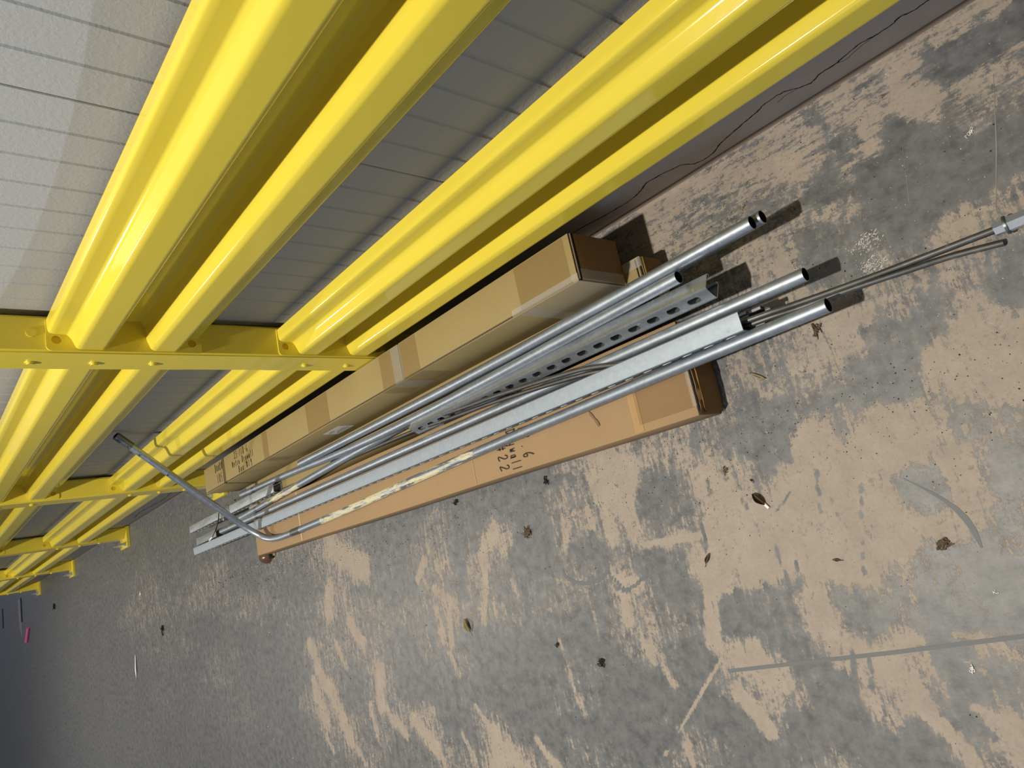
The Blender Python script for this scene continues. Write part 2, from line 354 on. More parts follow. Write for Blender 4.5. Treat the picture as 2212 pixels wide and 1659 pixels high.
# ------------------------------------------------------------------ floor
pts = np.array([[float(v) for v in t.split(',')] for t in '1.02,0.04,0.05,0.05,0.80;0.93,0.15,0.05,0.04,0.60;0.75,0.02,0.04,0.04,0.70;0.81,0.04,0.04,0.04,0.75;0.36,0.14,0.03,0.03,0.95;0.47,0.13,0.03,0.04,0.80;0.47,0.16,0.03,0.04,0.90;0.60,0.11,0.04,0.04,0.60;0.63,0.12,0.04,0.04,0.90;0.52,0.19,0.03,0.04,0.60;0.55,0.05,0.04,0.04,0.50;0.51,0.05,0.03,0.04,0.80;0.51,0.00,0.03,0.04,0.90;0.37,0.05,0.03,0.04,0.80;0.44,0.03,0.03,0.04,0.50;0.30,0.01,0.03,0.03,0.80;0.26,0.02,0.03,0.03,0.70;0.19,0.04,0.02,0.03,0.90;0.22,0.02,0.03,0.03,0.80;0.16,0.07,0.02,0.03,0.10;0.21,0.08,0.02,0.03,0.15;0.26,0.11,0.03,0.03,0.10;0.30,0.08,0.03,0.03,0.30;0.25,0.16,0.03,0.03,0.70;0.27,0.19,0.03,0.03,0.50;0.25,0.23,0.02,0.03,0.50;0.41,0.20,0.03,0.04,0.05;0.51,0.15,0.03,0.04,0.20;0.36,0.28,0.03,0.03,0.03;0.48,0.24,0.03,0.04,0.03;0.31,0.34,0.03,0.03,0.15;0.26,0.31,0.03,0.03,0.08;0.59,0.21,0.04,0.04,0.08;0.18,0.15,0.02,0.03,0.60;0.29,0.41,0.03,0.03,0.70;0.63,0.16,0.04,0.04,0.60;0.39,0.35,0.03,0.03,0.10;0.91,0.14,0.05,0.04,0.50;0.83,0.14,0.04,0.04,0.60;0.69,0.21,0.04,0.04,0.50;0.60,0.27,0.04,0.04,0.70;0.74,0.31,0.04,0.04,0.60;0.61,0.32,0.04,0.04,0.50;0.73,0.33,0.04,0.04,0.85;0.65,0.32,0.04,0.04,0.15;0.60,0.38,0.04,0.04,0.35;0.54,0.37,0.03,0.04,0.30;0.49,0.37,0.03,0.04,0.05;0.57,0.41,0.03,0.04,0.40;0.51,0.42,0.03,0.04,0.50;0.45,0.43,0.03,0.03,0.40;0.40,0.45,0.03,0.03,0.80;0.36,0.42,0.03,0.03,0.85;0.30,0.41,0.03,0.03,0.60;0.36,0.51,0.03,0.03,0.50;0.44,0.50,0.03,0.03,0.60;0.51,0.52,0.03,0.04,0.70;0.32,0.55,0.03,0.03,0.20;0.54,0.48,0.03,0.04,0.65;0.63,0.49,0.04,0.04,0.75;0.67,0.52,0.04,0.04,0.85;0.75,0.53,0.04,0.04,0.70;0.61,0.58,0.03,0.04,0.60;0.55,0.56,0.03,0.04,0.50;0.53,0.58,0.03,0.04,0.15;0.59,0.62,0.03,0.04,0.15;0.46,0.56,0.03,0.03,0.25;0.47,0.59,0.03,0.03,0.40;0.41,0.59,0.03,0.03,0.90;0.37,0.64,0.03,0.03,0.90;0.46,0.65,0.03,0.03,0.95;0.36,0.70,0.03,0.03,0.95;0.83,0.54,0.04,0.04,0.60;1.18,0.68,0.06,0.05,0.60;1.04,0.68,0.05,0.04,0.50;0.93,0.71,0.05,0.04,0.30;0.91,0.75,0.04,0.04,0.15;1.01,0.78,0.05,0.04,0.70;0.85,0.81,0.04,0.04,0.95;0.76,0.88,0.04,0.04,0.95;1.09,0.82,0.05,0.04,0.90;1.28,0.81,0.06,0.05,0.10;1.20,0.85,0.06,0.05,0.40;1.25,0.91,0.06,0.05,0.60;1.08,0.90,0.05,0.04,0.95;1.02,1.02,0.05,0.04,0.98;1.15,1.01,0.05,0.04,0.90;0.84,0.97,0.04,0.04,0.95;0.60,0.82,0.03,0.04,0.95;0.69,0.96,0.04,0.04,0.98;0.43,0.86,0.03,0.03,0.50;0.43,0.88,0.03,0.03,0.30;0.59,0.90,0.03,0.03,0.30;0.50,0.89,0.03,0.03,0.90;0.53,0.99,0.03,0.03,0.90;0.47,1.02,0.03,0.03,0.50;0.51,1.05,0.03,0.03,0.20;0.49,1.10,0.03,0.03,0.03;0.60,1.08,0.03,0.03,0.40;0.58,1.13,0.03,0.03,0.30;0.64,1.15,0.03,0.03,0.30;0.61,1.19,0.03,0.03,0.05;0.51,1.17,0.03,0.03,0.10;0.56,1.19,0.03,0.03,0.60;0.70,1.12,0.03,0.04,0.50;0.77,1.04,0.04,0.04,0.95;0.80,1.14,0.04,0.04,0.40;0.90,1.15,0.04,0.04,0.95;0.99,1.12,0.05,0.04,0.30;1.09,1.14,0.05,0.04,0.15;0.99,1.19,0.05,0.04,0.25;0.95,1.24,0.04,0.04,0.20;1.22,1.13,0.05,0.04,0.30;1.27,1.07,0.06,0.05,0.15;1.32,0.98,0.06,0.05,0.10;1.38,1.12,0.06,0.05,0.60;1.29,1.24,0.06,0.05,0.10;1.33,1.26,0.06,0.05,0.40;1.39,1.32,0.06,0.05,0.20;1.12,1.24,0.05,0.04,0.90;1.08,1.29,0.05,0.04,0.85;1.04,1.35,0.05,0.04,0.60;1.18,1.32,0.05,0.04,0.40;1.17,1.39,0.05,0.04,0.10;1.26,1.37,0.05,0.04,0.05;1.36,1.45,0.06,0.05,0.60;0.87,1.22,0.04,0.04,0.90;0.74,1.25,0.04,0.04,0.90;0.74,1.31,0.04,0.04,0.85;0.79,1.34,0.04,0.04,0.80;0.92,1.31,0.04,0.04,0.05;0.89,1.38,0.04,0.04,0.10;0.74,1.40,0.04,0.04,0.05;0.63,1.25,0.03,0.03,0.05;0.58,1.28,0.03,0.03,0.20;0.57,1.23,0.03,0.03,0.80;0.55,1.31,0.03,0.03,0.40;0.62,1.33,0.03,0.03,0.20;0.59,1.37,0.03,0.03,0.85;0.65,1.35,0.03,0.03,0.10;0.68,1.41,0.03,0.03,0.50;0.57,1.41,0.03,0.03,0.90;0.63,1.43,0.03,0.03,0.60;0.68,1.33,0.03,0.03,0.60;1.04,1.44,0.05,0.04,0.20;0.94,1.45,0.04,0.04,0.50;0.84,1.44,0.04,0.04,0.10;1.24,1.47,0.05,0.04,0.30;3.73,0.64,0.21,0.09,0.70;3.34,0.72,0.18,0.08,0.95;3.13,0.69,0.17,0.08,0.70;3.72,0.75,0.21,0.09,0.30;3.59,0.86,0.20,0.09,0.30;3.34,0.93,0.18,0.08,0.90;2.95,0.85,0.15,0.07,0.85;2.82,0.85,0.14,0.07,0.40;3.09,0.97,0.16,0.08,0.80;3.13,1.09,0.16,0.08,0.75;2.76,0.66,0.14,0.07,0.20;2.60,0.60,0.13,0.07,0.20;2.69,0.75,0.14,0.07,0.15;2.50,0.85,0.12,0.07,0.85;2.38,0.79,0.12,0.07,0.80;2.43,0.92,0.12,0.07,0.80;2.63,0.90,0.13,0.07,0.20;2.32,1.00,0.11,0.06,0.95;2.43,1.06,0.12,0.07,0.85;2.39,1.13,0.11,0.06,0.80;2.68,1.08,0.13,0.07,0.60;2.40,1.24,0.11,0.06,0.50;2.28,1.16,0.11,0.06,0.50;2.19,0.78,0.10,0.06,0.30;2.11,0.71,0.10,0.06,0.40;1.99,0.81,0.09,0.06,0.95;2.06,0.90,0.10,0.06,0.90;2.15,1.05,0.10,0.06,0.95;2.15,1.11,0.10,0.06,0.40;1.85,0.70,0.09,0.06,0.10;1.88,0.95,0.09,0.06,0.10;1.95,0.97,0.09,0.06,0.50;1.80,0.86,0.08,0.06,0.15;1.64,0.85,0.07,0.05,0.80;1.63,0.75,0.08,0.05,0.80;1.53,0.82,0.07,0.05,0.80;1.40,0.77,0.06,0.05,0.95;1.38,0.89,0.06,0.05,0.90;1.47,0.88,0.07,0.05,0.60;1.57,0.92,0.07,0.05,0.10;1.71,0.99,0.08,0.05,0.80;1.63,0.99,0.07,0.05,0.70;1.84,0.97,0.08,0.06,0.70;1.45,1.01,0.07,0.05,0.90;1.47,1.08,0.07,0.05,0.95;1.61,1.07,0.07,0.05,0.30;1.78,1.07,0.08,0.05,0.55;1.63,1.14,0.07,0.05,0.30;1.52,1.13,0.07,0.05,0.70;1.45,1.20,0.06,0.05,0.70;1.54,1.20,0.07,0.05,0.20;1.81,1.19,0.08,0.05,0.05;2.02,1.24,0.09,0.06,0.05;1.76,1.29,0.08,0.05,0.50;1.74,1.34,0.08,0.05,0.50;1.72,1.41,0.07,0.05,0.40;1.53,1.30,0.07,0.05,0.10;1.56,1.37,0.07,0.05,0.05;2.11,1.36,0.09,0.06,0.20;3.56,1.22,0.19,0.08,0.80;3.48,1.35,0.18,0.08,0.85;3.66,1.39,0.20,0.08,0.90;3.40,1.51,0.18,0.08,0.85;3.52,1.59,0.18,0.08,0.50;3.87,1.22,0.21,0.09,0.03;3.96,1.49,0.22,0.09,0.03;2.94,1.30,0.15,0.07,0.90;2.98,1.39,0.15,0.07,0.80;3.11,1.46,0.16,0.07,0.50;3.21,1.34,0.16,0.08,0.15;2.75,1.30,0.13,0.07,0.05;2.87,1.47,0.14,0.07,0.80;2.69,1.47,0.13,0.07,0.95;2.62,1.54,0.12,0.07,0.90;2.76,1.55,0.13,0.07,0.20;2.42,1.47,0.11,0.06,0.10;2.39,1.56,0.11,0.06,0.80;2.25,1.43,0.10,0.06,0.90;2.21,1.52,0.10,0.06,0.95;2.12,1.54,0.09,0.06,0.90;2.32,1.37,0.11,0.06,0.30;1.96,1.49,0.09,0.06,0.90;2.04,1.45,0.09,0.06,0.20;1.88,1.53,0.08,0.05,0.50;5.03,0.67,0.33,0.11,0.80;5.26,0.52,0.35,0.12,0.40;5.87,0.51,0.42,0.13,0.40;6.57,0.73,0.49,0.14,0.70;6.37,0.59,0.47,0.13,0.60;4.75,0.80,0.30,0.11,0.60;5.05,1.14,0.32,0.11,0.60;4.89,1.23,0.30,0.11,0.50;5.08,1.03,0.33,0.11,0.10;4.15,0.93,0.24,0.09,0.60;3.89,0.81,0.22,0.09,0.50;4.36,0.67,0.26,0.10,0.20;3.73,0.98,0.21,0.09,0.40;6.03,0.99,0.43,0.13,0.50;6.52,1.04,0.48,0.13,0.50;8.15,0.43,0.70,0.16,0.30;9.81,0.09,0.96,0.19,0.15;11.23,0.79,1.19,0.21,0.10;14.27,0.41,1.79,0.27,0.00;7.29,-0.02,0.59,0.15,0.30;5.77,0.21,0.41,0.13,0.35;5.21,0.35,0.35,0.12,0.30;6.40,1.44,0.46,0.13,0.40;5.80,1.30,0.40,0.12,0.30;6.90,1.42,0.52,0.14,0.30;8.54,1.55,0.73,0.17,0.03;11.61,1.83,1.23,0.22,0.00;15.06,2.51,1.90,0.27,0.00;6.32,1.85,0.44,0.13,0.00;4.22,1.43,0.24,0.09,0.03;4.57,1.72,0.27,0.10,0.05;3.62,1.38,0.19,0.08,0.80;3.55,1.18,0.19,0.08,0.70;3.73,1.30,0.20,0.09,0.10;4.98,1.49,0.31,0.11,0.20;4.69,1.51,0.28,0.10,0.40;4.07,1.69,0.23,0.09,0.10;9.19,1.05,0.84,0.18,0.03;7.11,1.23,0.55,0.14,0.05;4.30,1.11,0.25,0.10,0.05;4.36,1.29,0.25,0.10,0.03;5.85,1.58,0.40,0.12,0.03'.split(';')])
def wear_at(X, Y):
    num = np.zeros_like(X); den = np.zeros_like(X)
    for x, y, rx, ry, v in pts:
        q = ((X - x) / (rx * 0.95)) ** 2 + ((Y - y) / (ry * 0.95)) ** 2
        if x > 1.45: v = v * 0.66                     # here the bare places are separate strokes, listed below
        elif x > 1.3 and y > 0.8: v = v * 0.80
        wgt = np.exp(-q) + 0.0015 / (1 + q) ** 2; num += wgt * v; den += wgt
    D = num / den
    for x0, y0, x1, y1, wd, v in SEGS:            # individual scrapes and bare strokes
        dx, dy = x1 - x0, y1 - y0; L2 = dx * dx + dy * dy + 1e-9
        t = np.clip(((X - x0) * dx + (Y - y0) * dy) / L2, 0, 1)
        q = ((X - x0 - t * dx) ** 2 + (Y - y0 - t * dy) ** 2) / (wd * 0.62) ** 2
        k = np.exp(-q * q); D = D * (1 - k) + ((v * 1.0 if v > 0.3 else v * 1.15 - 0.05) if x0 > 1.45 else v * 1.15 - 0.05) * k
    return D
SEGS = [[float(v) for v in t.split(',')] for t in '3.249,0.679,2.967,0.803,0.1049,0.95;3.312,0.872,3.363,0.975,0.0791,0.95;3.165,1.032,3.074,1.136,0.0562,0.95;3.610,1.118,3.523,1.305,0.0695,0.95;3.327,1.128,3.262,1.232,0.0357,0.90;3.633,1.305,3.564,1.486,0.0720,0.95;3.458,1.319,3.332,1.547,0.0767,0.95;3.611,1.518,3.520,1.616,0.0247,0.90;3.304,1.560,3.211,1.650,0.0241,0.90;2.951,1.249,2.999,1.397,0.0587,0.92;3.085,1.399,3.067,1.519,0.0357,0.90;2.957,1.396,2.900,1.472,0.0302,0.90;2.878,1.446,2.820,1.507,0.0370,0.95;2.736,1.440,2.608,1.555,0.0496,0.97;2.608,1.555,2.555,1.598,0.0274,0.90;2.412,1.485,2.359,1.571,0.0204,0.90;2.297,1.379,2.216,1.486,0.0148,0.90;2.213,1.475,2.210,1.581,0.0690,0.95;2.156,1.524,2.084,1.571,0.0546,0.95;1.989,1.483,1.903,1.556,0.0237,0.90;1.990,0.777,2.094,0.866,0.0418,0.97;2.086,0.902,2.156,1.089,0.0289,0.95;2.469,0.833,2.539,0.902,0.0304,0.90;2.425,0.951,2.343,1.007,0.0385,0.90;2.437,1.024,2.432,1.146,0.0268,0.95;2.355,1.042,2.382,1.160,0.0251,0.95;2.404,1.195,2.366,1.278,0.0292,0.85;2.664,0.982,2.714,1.136,0.0194,0.80;1.780,1.170,1.735,1.440,0.0151,0.72;1.462,0.711,1.464,0.886,0.0440,0.95;1.360,0.798,1.382,0.907,0.0167,0.90;1.531,0.798,1.529,0.837,0.0270,0.85;1.625,0.823,1.667,0.888,0.0159,0.90;1.958,0.960,1.941,1.016,0.0136,0.85;1.723,0.983,1.718,0.984,0.0170,0.90;1.631,0.992,1.625,0.993,0.0118,0.90;1.489,1.006,1.393,1.020,0.0186,0.97;1.466,1.055,1.477,1.127,0.0372,0.90;1.433,1.183,1.414,1.237,0.0196,0.90;1.599,1.101,1.607,1.167,0.0244,0.62;1.797,1.069,1.793,1.075,0.0147,0.85;1.506,0.985,1.498,1.026,0.0065,-0.20;1.498,1.026,1.450,1.043,0.0050,-0.20;1.450,1.043,1.385,1.012,0.0046,-0.20;1.903,0.621,1.568,0.690,0.0276,0.15;2.194,0.673,2.253,0.990,0.0485,0.10;1.917,0.888,1.768,0.937,0.0518,0.08;2.201,1.200,1.934,1.460,0.1113,0.03;2.688,1.137,2.546,1.362,0.0625,0.05;4.054,1.086,4.011,1.488,0.2198,0.02;3.088,0.892,2.758,0.948,0.0230,0.25;1.347,0.924,1.165,0.922,0.0171,0.97;1.605,0.687,1.667,0.881,0.0213,0.70;1.425,0.674,1.377,0.874,0.0367,0.85;1.146,0.983,1.200,1.195,0.0415,0.97;1.188,1.235,1.453,1.488,0.0072,0.97;1.164,1.314,1.102,1.407,0.0376,0.95;1.382,1.442,1.361,1.501,0.0177,0.90;1.084,1.209,1.029,1.313,0.0215,0.85;1.993,1.476,1.920,1.557,0.0274,0.85;1.762,1.297,1.725,1.403,0.0149,0.65;1.415,1.187,1.364,1.295,0.0268,0.72;0.799,1.260,0.730,1.310,0.0344,0.92;0.723,1.342,0.662,1.439,0.0277,0.88;0.623,1.339,0.564,1.396,0.0174,0.88;0.617,1.200,0.550,1.218,0.0147,0.82;0.611,1.255,0.582,1.278,0.0121,0.75;0.839,1.229,0.854,1.294,0.0099,-0.10;0.804,1.235,0.815,1.298,0.0053,-0.10;0.847,1.298,0.811,1.301,0.0043,-0.10;0.666,1.332,0.606,1.398,0.0089,-0.10;0.652,1.215,0.631,1.293,0.0204,-0.10;0.955,0.977,0.939,1.093,0.0054,-0.10;0.911,1.021,0.923,1.094,0.0041,-0.10;1.014,1.058,0.993,1.098,0.0057,-0.10;1.123,1.128,1.083,1.170,0.0167,0.05;1.069,1.161,0.949,1.258,0.0244,0.22;0.800,0.831,0.818,0.921,0.0048,-0.10;0.710,0.877,0.729,0.945,0.0043,-0.05;0.743,0.996,0.762,1.064,0.0035,0.00;0.794,1.136,0.805,1.170,0.0069,0.05;0.598,0.890,0.571,0.929,0.0110,0.05;0.433,0.844,0.444,0.914,0.0054,0.05;0.524,1.090,0.482,1.132,0.0227,0.00;0.632,1.151,0.540,1.188,0.0200,0.10;1.145,0.899,1.149,0.972,0.0063,-0.10;1.231,0.874,1.166,0.841,0.0143,0.20;0.991,1.108,0.996,1.141,0.0118,0.10;0.866,0.657,0.861,0.779,0.0271,0.10;0.769,0.684,0.650,0.672,0.0145,0.15;0.958,0.621,0.880,0.704,0.0188,0.35;1.028,1.377,0.775,1.455,0.0403,0.00;2.101,1.417,1.410,1.443,0.0456,0.00;0.919,0.895,0.877,0.863,0.0047,0.00;1.005,0.857,1.003,0.882,0.0069,0.00;1.508,0.986,1.454,1.044,0.0059,-0.10;1.454,1.044,1.366,1.007,0.0045,-0.10;0.374,0.122,0.331,0.148,0.0112,0.97;0.468,0.114,0.474,0.166,0.0084,0.95;0.645,0.112,0.638,0.153,0.0093,0.95;0.537,0.192,0.506,0.193,0.0055,0.85;0.596,0.094,0.574,0.115,0.0050,0.85;0.283,0.162,0.247,0.155,0.0060,0.90;0.611,-0.011,0.468,0.006,0.0093,0.85;0.474,0.026,0.403,0.028,0.0079,0.82;0.382,0.055,0.327,0.060,0.0085,0.88;0.330,-0.019,0.290,0.001,0.0106,0.90;0.195,0.029,0.162,0.050,0.0103,0.95;0.280,-0.000,0.256,0.035,0.0078,0.80;0.189,0.087,0.157,0.112,0.0313,0.00;0.316,0.057,0.225,0.123,0.0158,0.10;0.420,0.177,0.321,0.352,0.0410,0.00;0.557,0.043,0.542,0.086,0.0094,0.08;0.728,0.325,0.742,0.367,0.0164,0.90;0.663,0.308,0.649,0.338,0.0142,0.05;0.375,0.416,0.343,0.420,0.0076,0.95;0.321,0.404,0.292,0.414,0.0054,0.85;0.661,0.516,0.591,0.532,0.0208,0.90;0.480,0.666,0.355,0.717,0.0363,0.97;0.597,0.616,0.583,0.652,0.0115,0.05;0.540,0.562,0.523,0.600,0.0129,0.05;0.920,0.734,0.894,0.775,0.0219,0.05'.split(';')]
def graded(segs):
    out = [segs[0][0]]
    for a, b, s in segs:
        n = max(1, int(round((b - a) / s))); out += [a + (b - a) * (i + 1) / n for i in range(n)]
    return np.array(out)
gx = graded([(-2.5, -0.2, 0.25), (-0.2, 2.6, 0.008), (2.6, 4.5, 0.02), (4.5, 7.0, 0.05), (7.0, 22.0, 0.5)])
gy = graded([(-6.0, -0.3, 0.6), (-0.3, 0.0, 0.05), (0.0, 1.75, 0.008), (1.75, 2.2, 0.05), (2.2, 12.0, 0.6)])
X, Y = np.meshgrid(gx, gy, indexing='ij'); W = wear_at(X, Y)
nx, ny = X.shape
co = np.stack([X.ravel(), Y.ravel(), np.zeros(X.size)], 1)
idx = np.arange(nx * ny).reshape(nx, ny)
fc = np.stack([idx[:-1, :-1].ravel(), idx[1:, :-1].ravel(), idx[1:, 1:].ravel(), idx[:-1, 1:].ravel()], 1)
me = bpy.data.meshes.new('floor'); me.from_pydata(co.tolist(), [], fc.tolist()); me.materials.append(M_floor)
at = me.attributes.new('wear', 'FLOAT', 'POINT'); at.data.foreach_set('value', (0.425 + (W.ravel() - 0.5) * 0.95).astype(np.float32))
nw = np.clip(1.0 - (Y.ravel() - 0.10) / 0.35, 0, 1)
at = me.attributes.new('nearwall', 'FLOAT', 'POINT'); at.data.foreach_set('value', nw.astype(np.float32))
floor = bpy.data.objects.new('floor', me); COL.objects.link(floor); tag(floor, 'grey coated concrete floor worn through to tan patches', kind='structure')

def ribbon(poly, wd, z=0.0, nrm=(0, 0, 1)):
    """flat strip along a polyline, in the plane with normal nrm"""
    vs, fs = [], []; n = V(nrm); P = [V(p) for p in poly]
    for i, p in enumerate(P):
        t = (P[min(i + 1, len(P) - 1)] - P[max(i - 1, 0)]).normalized(); s = n.cross(t) * (wd[i] if isinstance(wd, (list, tuple)) else wd) * 0.5
        vs += [p + s + n * z, p - s + n * z]
    for i in range(len(P) - 1): fs.append((2 * i, 2 * i + 1, 2 * i + 3, 2 * i + 2))
    return vs, fs

def strip(name, poly, wd, mat, parent, z=0.0006, nrm=(0, 0, 1)):
    vs, fs = ribbon(poly, wd, z, nrm); return mesh(name, vs, fs, mat, parent)
strip('scuff_line', [(1.178, 1.267, 0), (0.95, 1.248, 0), (0.75, 1.232, 0), (0.50, 1.209, 0), (0.3, 1.19, 0)], 0.009, M_scuffd, floor)
strip('scratch', [(4.64, 0.40, 0), (4.70, 0.82, 0), (4.80, 1.25, 0), (4.96, 1.81, 0), (5.2, 2.6, 0)], 0.006, M_scuffl, floor)
strip('scratch', [(0.225, 0.165, 0), (0.262, 0.30, 0), (0.300, 0.42, 0)], [0.0006, 0.0028, 0.001], M_scuffl, floor)
strip('scratch', [(0.41, 0.205, 0), (0.435, 0.33, 0)], [0.0005, 0.0015], M_scuffl, floor)
arc = [(0.62 - 0.10 * k / 8 - 0.03 * math.sin(k / 8 * 3.1), 0.88 + 0.16 * k / 8, 0) for k in range(9)]
strip('scuff_line', arc, [0.001, 0.003, 0.006, 0.008, 0.011, 0.013, 0.012, 0.009, 0.004], M_scuffd, floor)
strip('scuff_line', [(1.60 + 0.10 * math.cos(a), 0.955 + 0.05 * math.sin(a), 0) for a in [k * math.pi / 10 for k in range(11)]], 0.012, M_scuffd, floor)
# slots let into the slab near the dock opening
for sx, sy, L in ((13.7, 0.26, 0.36), (16.05, 0.25, 0.34)):
    bm = bmesh.new(); bm_box(bm, (sx - 0.05, sy - L / 2, 0.0005), (sx + 0.09, sy + L / 2, 0.004), 0.0); from_bm('floor_slot', bm, M_gap, floor)
    strip('slot_apron', [(sx + 0.24, sy - L * 0.5, 0), (sx + 0.24, sy, 0), (sx + 0.20, sy + L * 0.5, 0), (sx + 0.1, sy + L * 1.1, 0)], [0.25, 0.30, 0.28, 0.05], M_scuffl if sx < 15 else M_scuffd, floor, 0.0004)

# ------------------------------------------------------------------ wall panels and curb
wall = empty('wall_right'); tag(wall, 'ribbed off-white metal wall panels behind the yellow guard rails', kind='structure')
prof = []
GP = 0.0968; PW = GP * 11; YP = -0.017; XJ = 1.190
for k in range(11):
    x = k * GP
    if k: prof += [(x - 0.0060, 0.0), (x - 0.0022, -0.0030), (x + 0.0022, -0.0030), (x + 0.0060, 0.0)]
    else: prof += [(0.0015, -0.02), (0.0015, -0.002), (0.003, 0.0)]
prof += [(PW - 0.003, 0.0), (PW - 0.0015, -0.002), (PW - 0.0015, -0.02)]
pv = [(x, y, 0.0) for x, y in prof] + [(x, y, 2.9) for x, y in prof]; n = len(prof)
pf = [(i, i + 1, n + i + 1, n + i) for i in range(n - 1)] + [(n - 1, 0, n, 2 * n - 1)]
p0 = mesh('wall_panel', pv, pf, M_panel, wall); p0.location = (XJ - 2 * PW, YP, 0.296)
for k in range(1, 12):
    c = p0.copy(); COL.objects.link(c); c.parent = wall; c.location = (XJ + (k - 2) * PW, YP, 0.296)
mesh('panel_backing', [(-1.0, -0.09, 0.2), (13.0, -0.09, 0.2), (13.0, -0.09, 3.2), (-1.0, -0.09, 3.2)], [(0, 1, 2, 3)], M_gap, wall)

curb = box('baseboard_right', (-1.0, -0.20, 0.0), (12.6, 0.0, 0.298), M_curb, None, 0.004); tag(curb, 'cracked concrete curb at the foot of the wall', kind='structure')
crack = [(1.246, 0.0765), (1.13, 0.0601), (1.082, 0.0565), (1.043, 0.06), (1.013, 0.0702), (0.977, 0.0899), (0.927, 0.0842), (0.904, 0.0753), (0.877, 0.07), (0.859, 0.0354), (0.835, 0.0263), (0.803, 0.0312), (0.768, 0.0526), (0.736, 0.0622), (0.686, 0.0777), (0.652, 0.0842), (0.618, 0.0976), (0.588, 0.1), (0.567, 0.0953), (0.545, 0.0743), (0.522, 0.0622), (0.495, 0.0759), (0.457, 0.0755), (0.433, 0.0824), (0.399, 0.0916), (0.366, 0.085), (0.341, 0.0842), (0.313, 0.0939), (0.291, 0.0847), (0.263, 0.0877), (0.233, 0.0921)]
def jag(p, amp, n=5):
    out = []
    for (x0, z0), (x1, z1) in zip(p, p[1:]):
        for k in range(n):
            t = k / n; out.append((x0 + (x1 - x0) * t + (random.uniform(-amp, amp) if k else 0), 0.0, z0 + (z1 - z0) * t + (random.uniform(-amp, amp) if k else 0)))
    out.append((p[-1][0], 0.0, p[-1][1])); return out
cj = jag([(1.6, 0.07), (1.4, 0.085)] + crack + [(0.18, 0.10), (0.1, 0.085)], 0.0014)
strip('crack', cj, [random.uniform(0.0018, 0.0045) for _ in cj], M_gap, curb, 0.0004, (0, 1, 0))
c2 = jag([(0.60, 0.070), (0.575, 0.078), (0.545, 0.0745)], 0.001); strip('crack', c2, 0.0010, M_gap, curb, 0.0004, (0, 1, 0))
c3 = jag([(0.457, 0.0755), (0.44, 0.066), (0.40, 0.080), (0.37, 0.084)], 0.001); strip('crack', c3, 0.0010, M_gap, curb, 0.0004, (0, 1, 0))
c4 = jag([(6.5, 0.06), (6.2, 0.085), (5.9, 0.07), (5.65, 0.05), (5.4, 0.075), (5.0, 0.06)], 0.006); strip('crack', c4, [random.uniform(0.002, 0.007) for _ in c4], M_gap, curb, 0.0006, (0, 1, 0))
for q in ([(3.80, 0.185), (3.82, 0.150), (3.86, 0.165)], [(3.76, 0.185), (3.78, 0.135), (3.82, 0.128)]):
    strip('marker_stroke', [(x, 0, z) for x, z in q], 0.008, M_ink, curb, 0.0005, (0, 1, 0))
fil = mesh('trim_1', [(-1, 0.0, 0.007), (12.6, 0.0, 0.007), (12.6, 0.009, 0.0005), (-1, 0.009, 0.0005)], [(0, 1, 2, 3)], plain('mortar_bead', (118, 106, 96), 0.9)); tag(fil, 'thin mortar bead where curb meets floor', kind='structure')

# ------------------------------------------------------------------ guard posts
PX = [2.13, 4.57, 7.00, 9.43, 11.86]
YF, ZU, ZL = 0.104, 1.083, 0.438
def rivet(parent, c, axis):
    return cyl('bolt_head', c, axis, 0.0125, 0.008, MY, parent, 20, 0.0035)
def make_post():
    root = empty('guard_post')
    bm = bmesh.new(); bm_box(bm, (0.0, 0.0, 0.026), (0.149, YF, 1.50)); es = [e for e in bm.edges if abs(e.verts[0].co.z - e.verts[1].co.z) > 1]
    bmesh.ops.bevel(bm, geom=es, offset=0.007, segments=3, affect='EDGES'); from_bm('column', bm, MY, root, 40)
    box('base_plate', (-0.07, 0.002, 0.0), (0.175, 0.186, 0.026), MY, root, 0.0015)
    box('post_cap', (-0.004, -0.002, 1.50), (0.153, YF + 0.004, 1.506), MY, root, 0.002)
    for z in (1.311, 1.157, 0.999, 0.511, 0.350, 0.205): rivet(root, (0.088, YF + 0.003, z), (0, 1, 0))
    for z in (1.317,): cyl('plug', (-0.0012, 0.050, z), (-1, 0, 0), 0.0125, 0.003, MY, root, 20, 0.001)
    for x in (-0.025, 0.145):
        for y in (0.152,):
            b = cyl('anchor_bolt', (x, y, 0.055), (0, 0, 1), 0.0075, 0.056, M_zinc, root, 14, 0.001)
            cyl('nut', (x, y, 0.036), (0, 0, 1), 0.0150, 0.013, M_zinc, b, 6); cyl('washer', (x, y, 0.028), (0, 0, 1), 0.019, 0.003, M_zinc, b, 20)
    return root
plab = ['yellow steel guard post nearest the camera, its foot hidden by the stacked long boxes',
        'second yellow guard post, behind the far end of the long boxes and bent conduit',
        'third yellow guard post along the wall, first whose bolted base stands fully clear',
        'fourth yellow guard post along the wall, between the third and the farthest',
        'farthest yellow guard post, at the far left edge of the photo by the opening']
post0 = make_post(); post0.location = (PX[0], 0, 0)
for i, x in enumerate(PX):
    o = post0 if i == 0 else copy_tree(post0)
    o.location = (x, 0, 0); tag(o, plab[i], 'guard post', 'yellow guard posts along the wall')

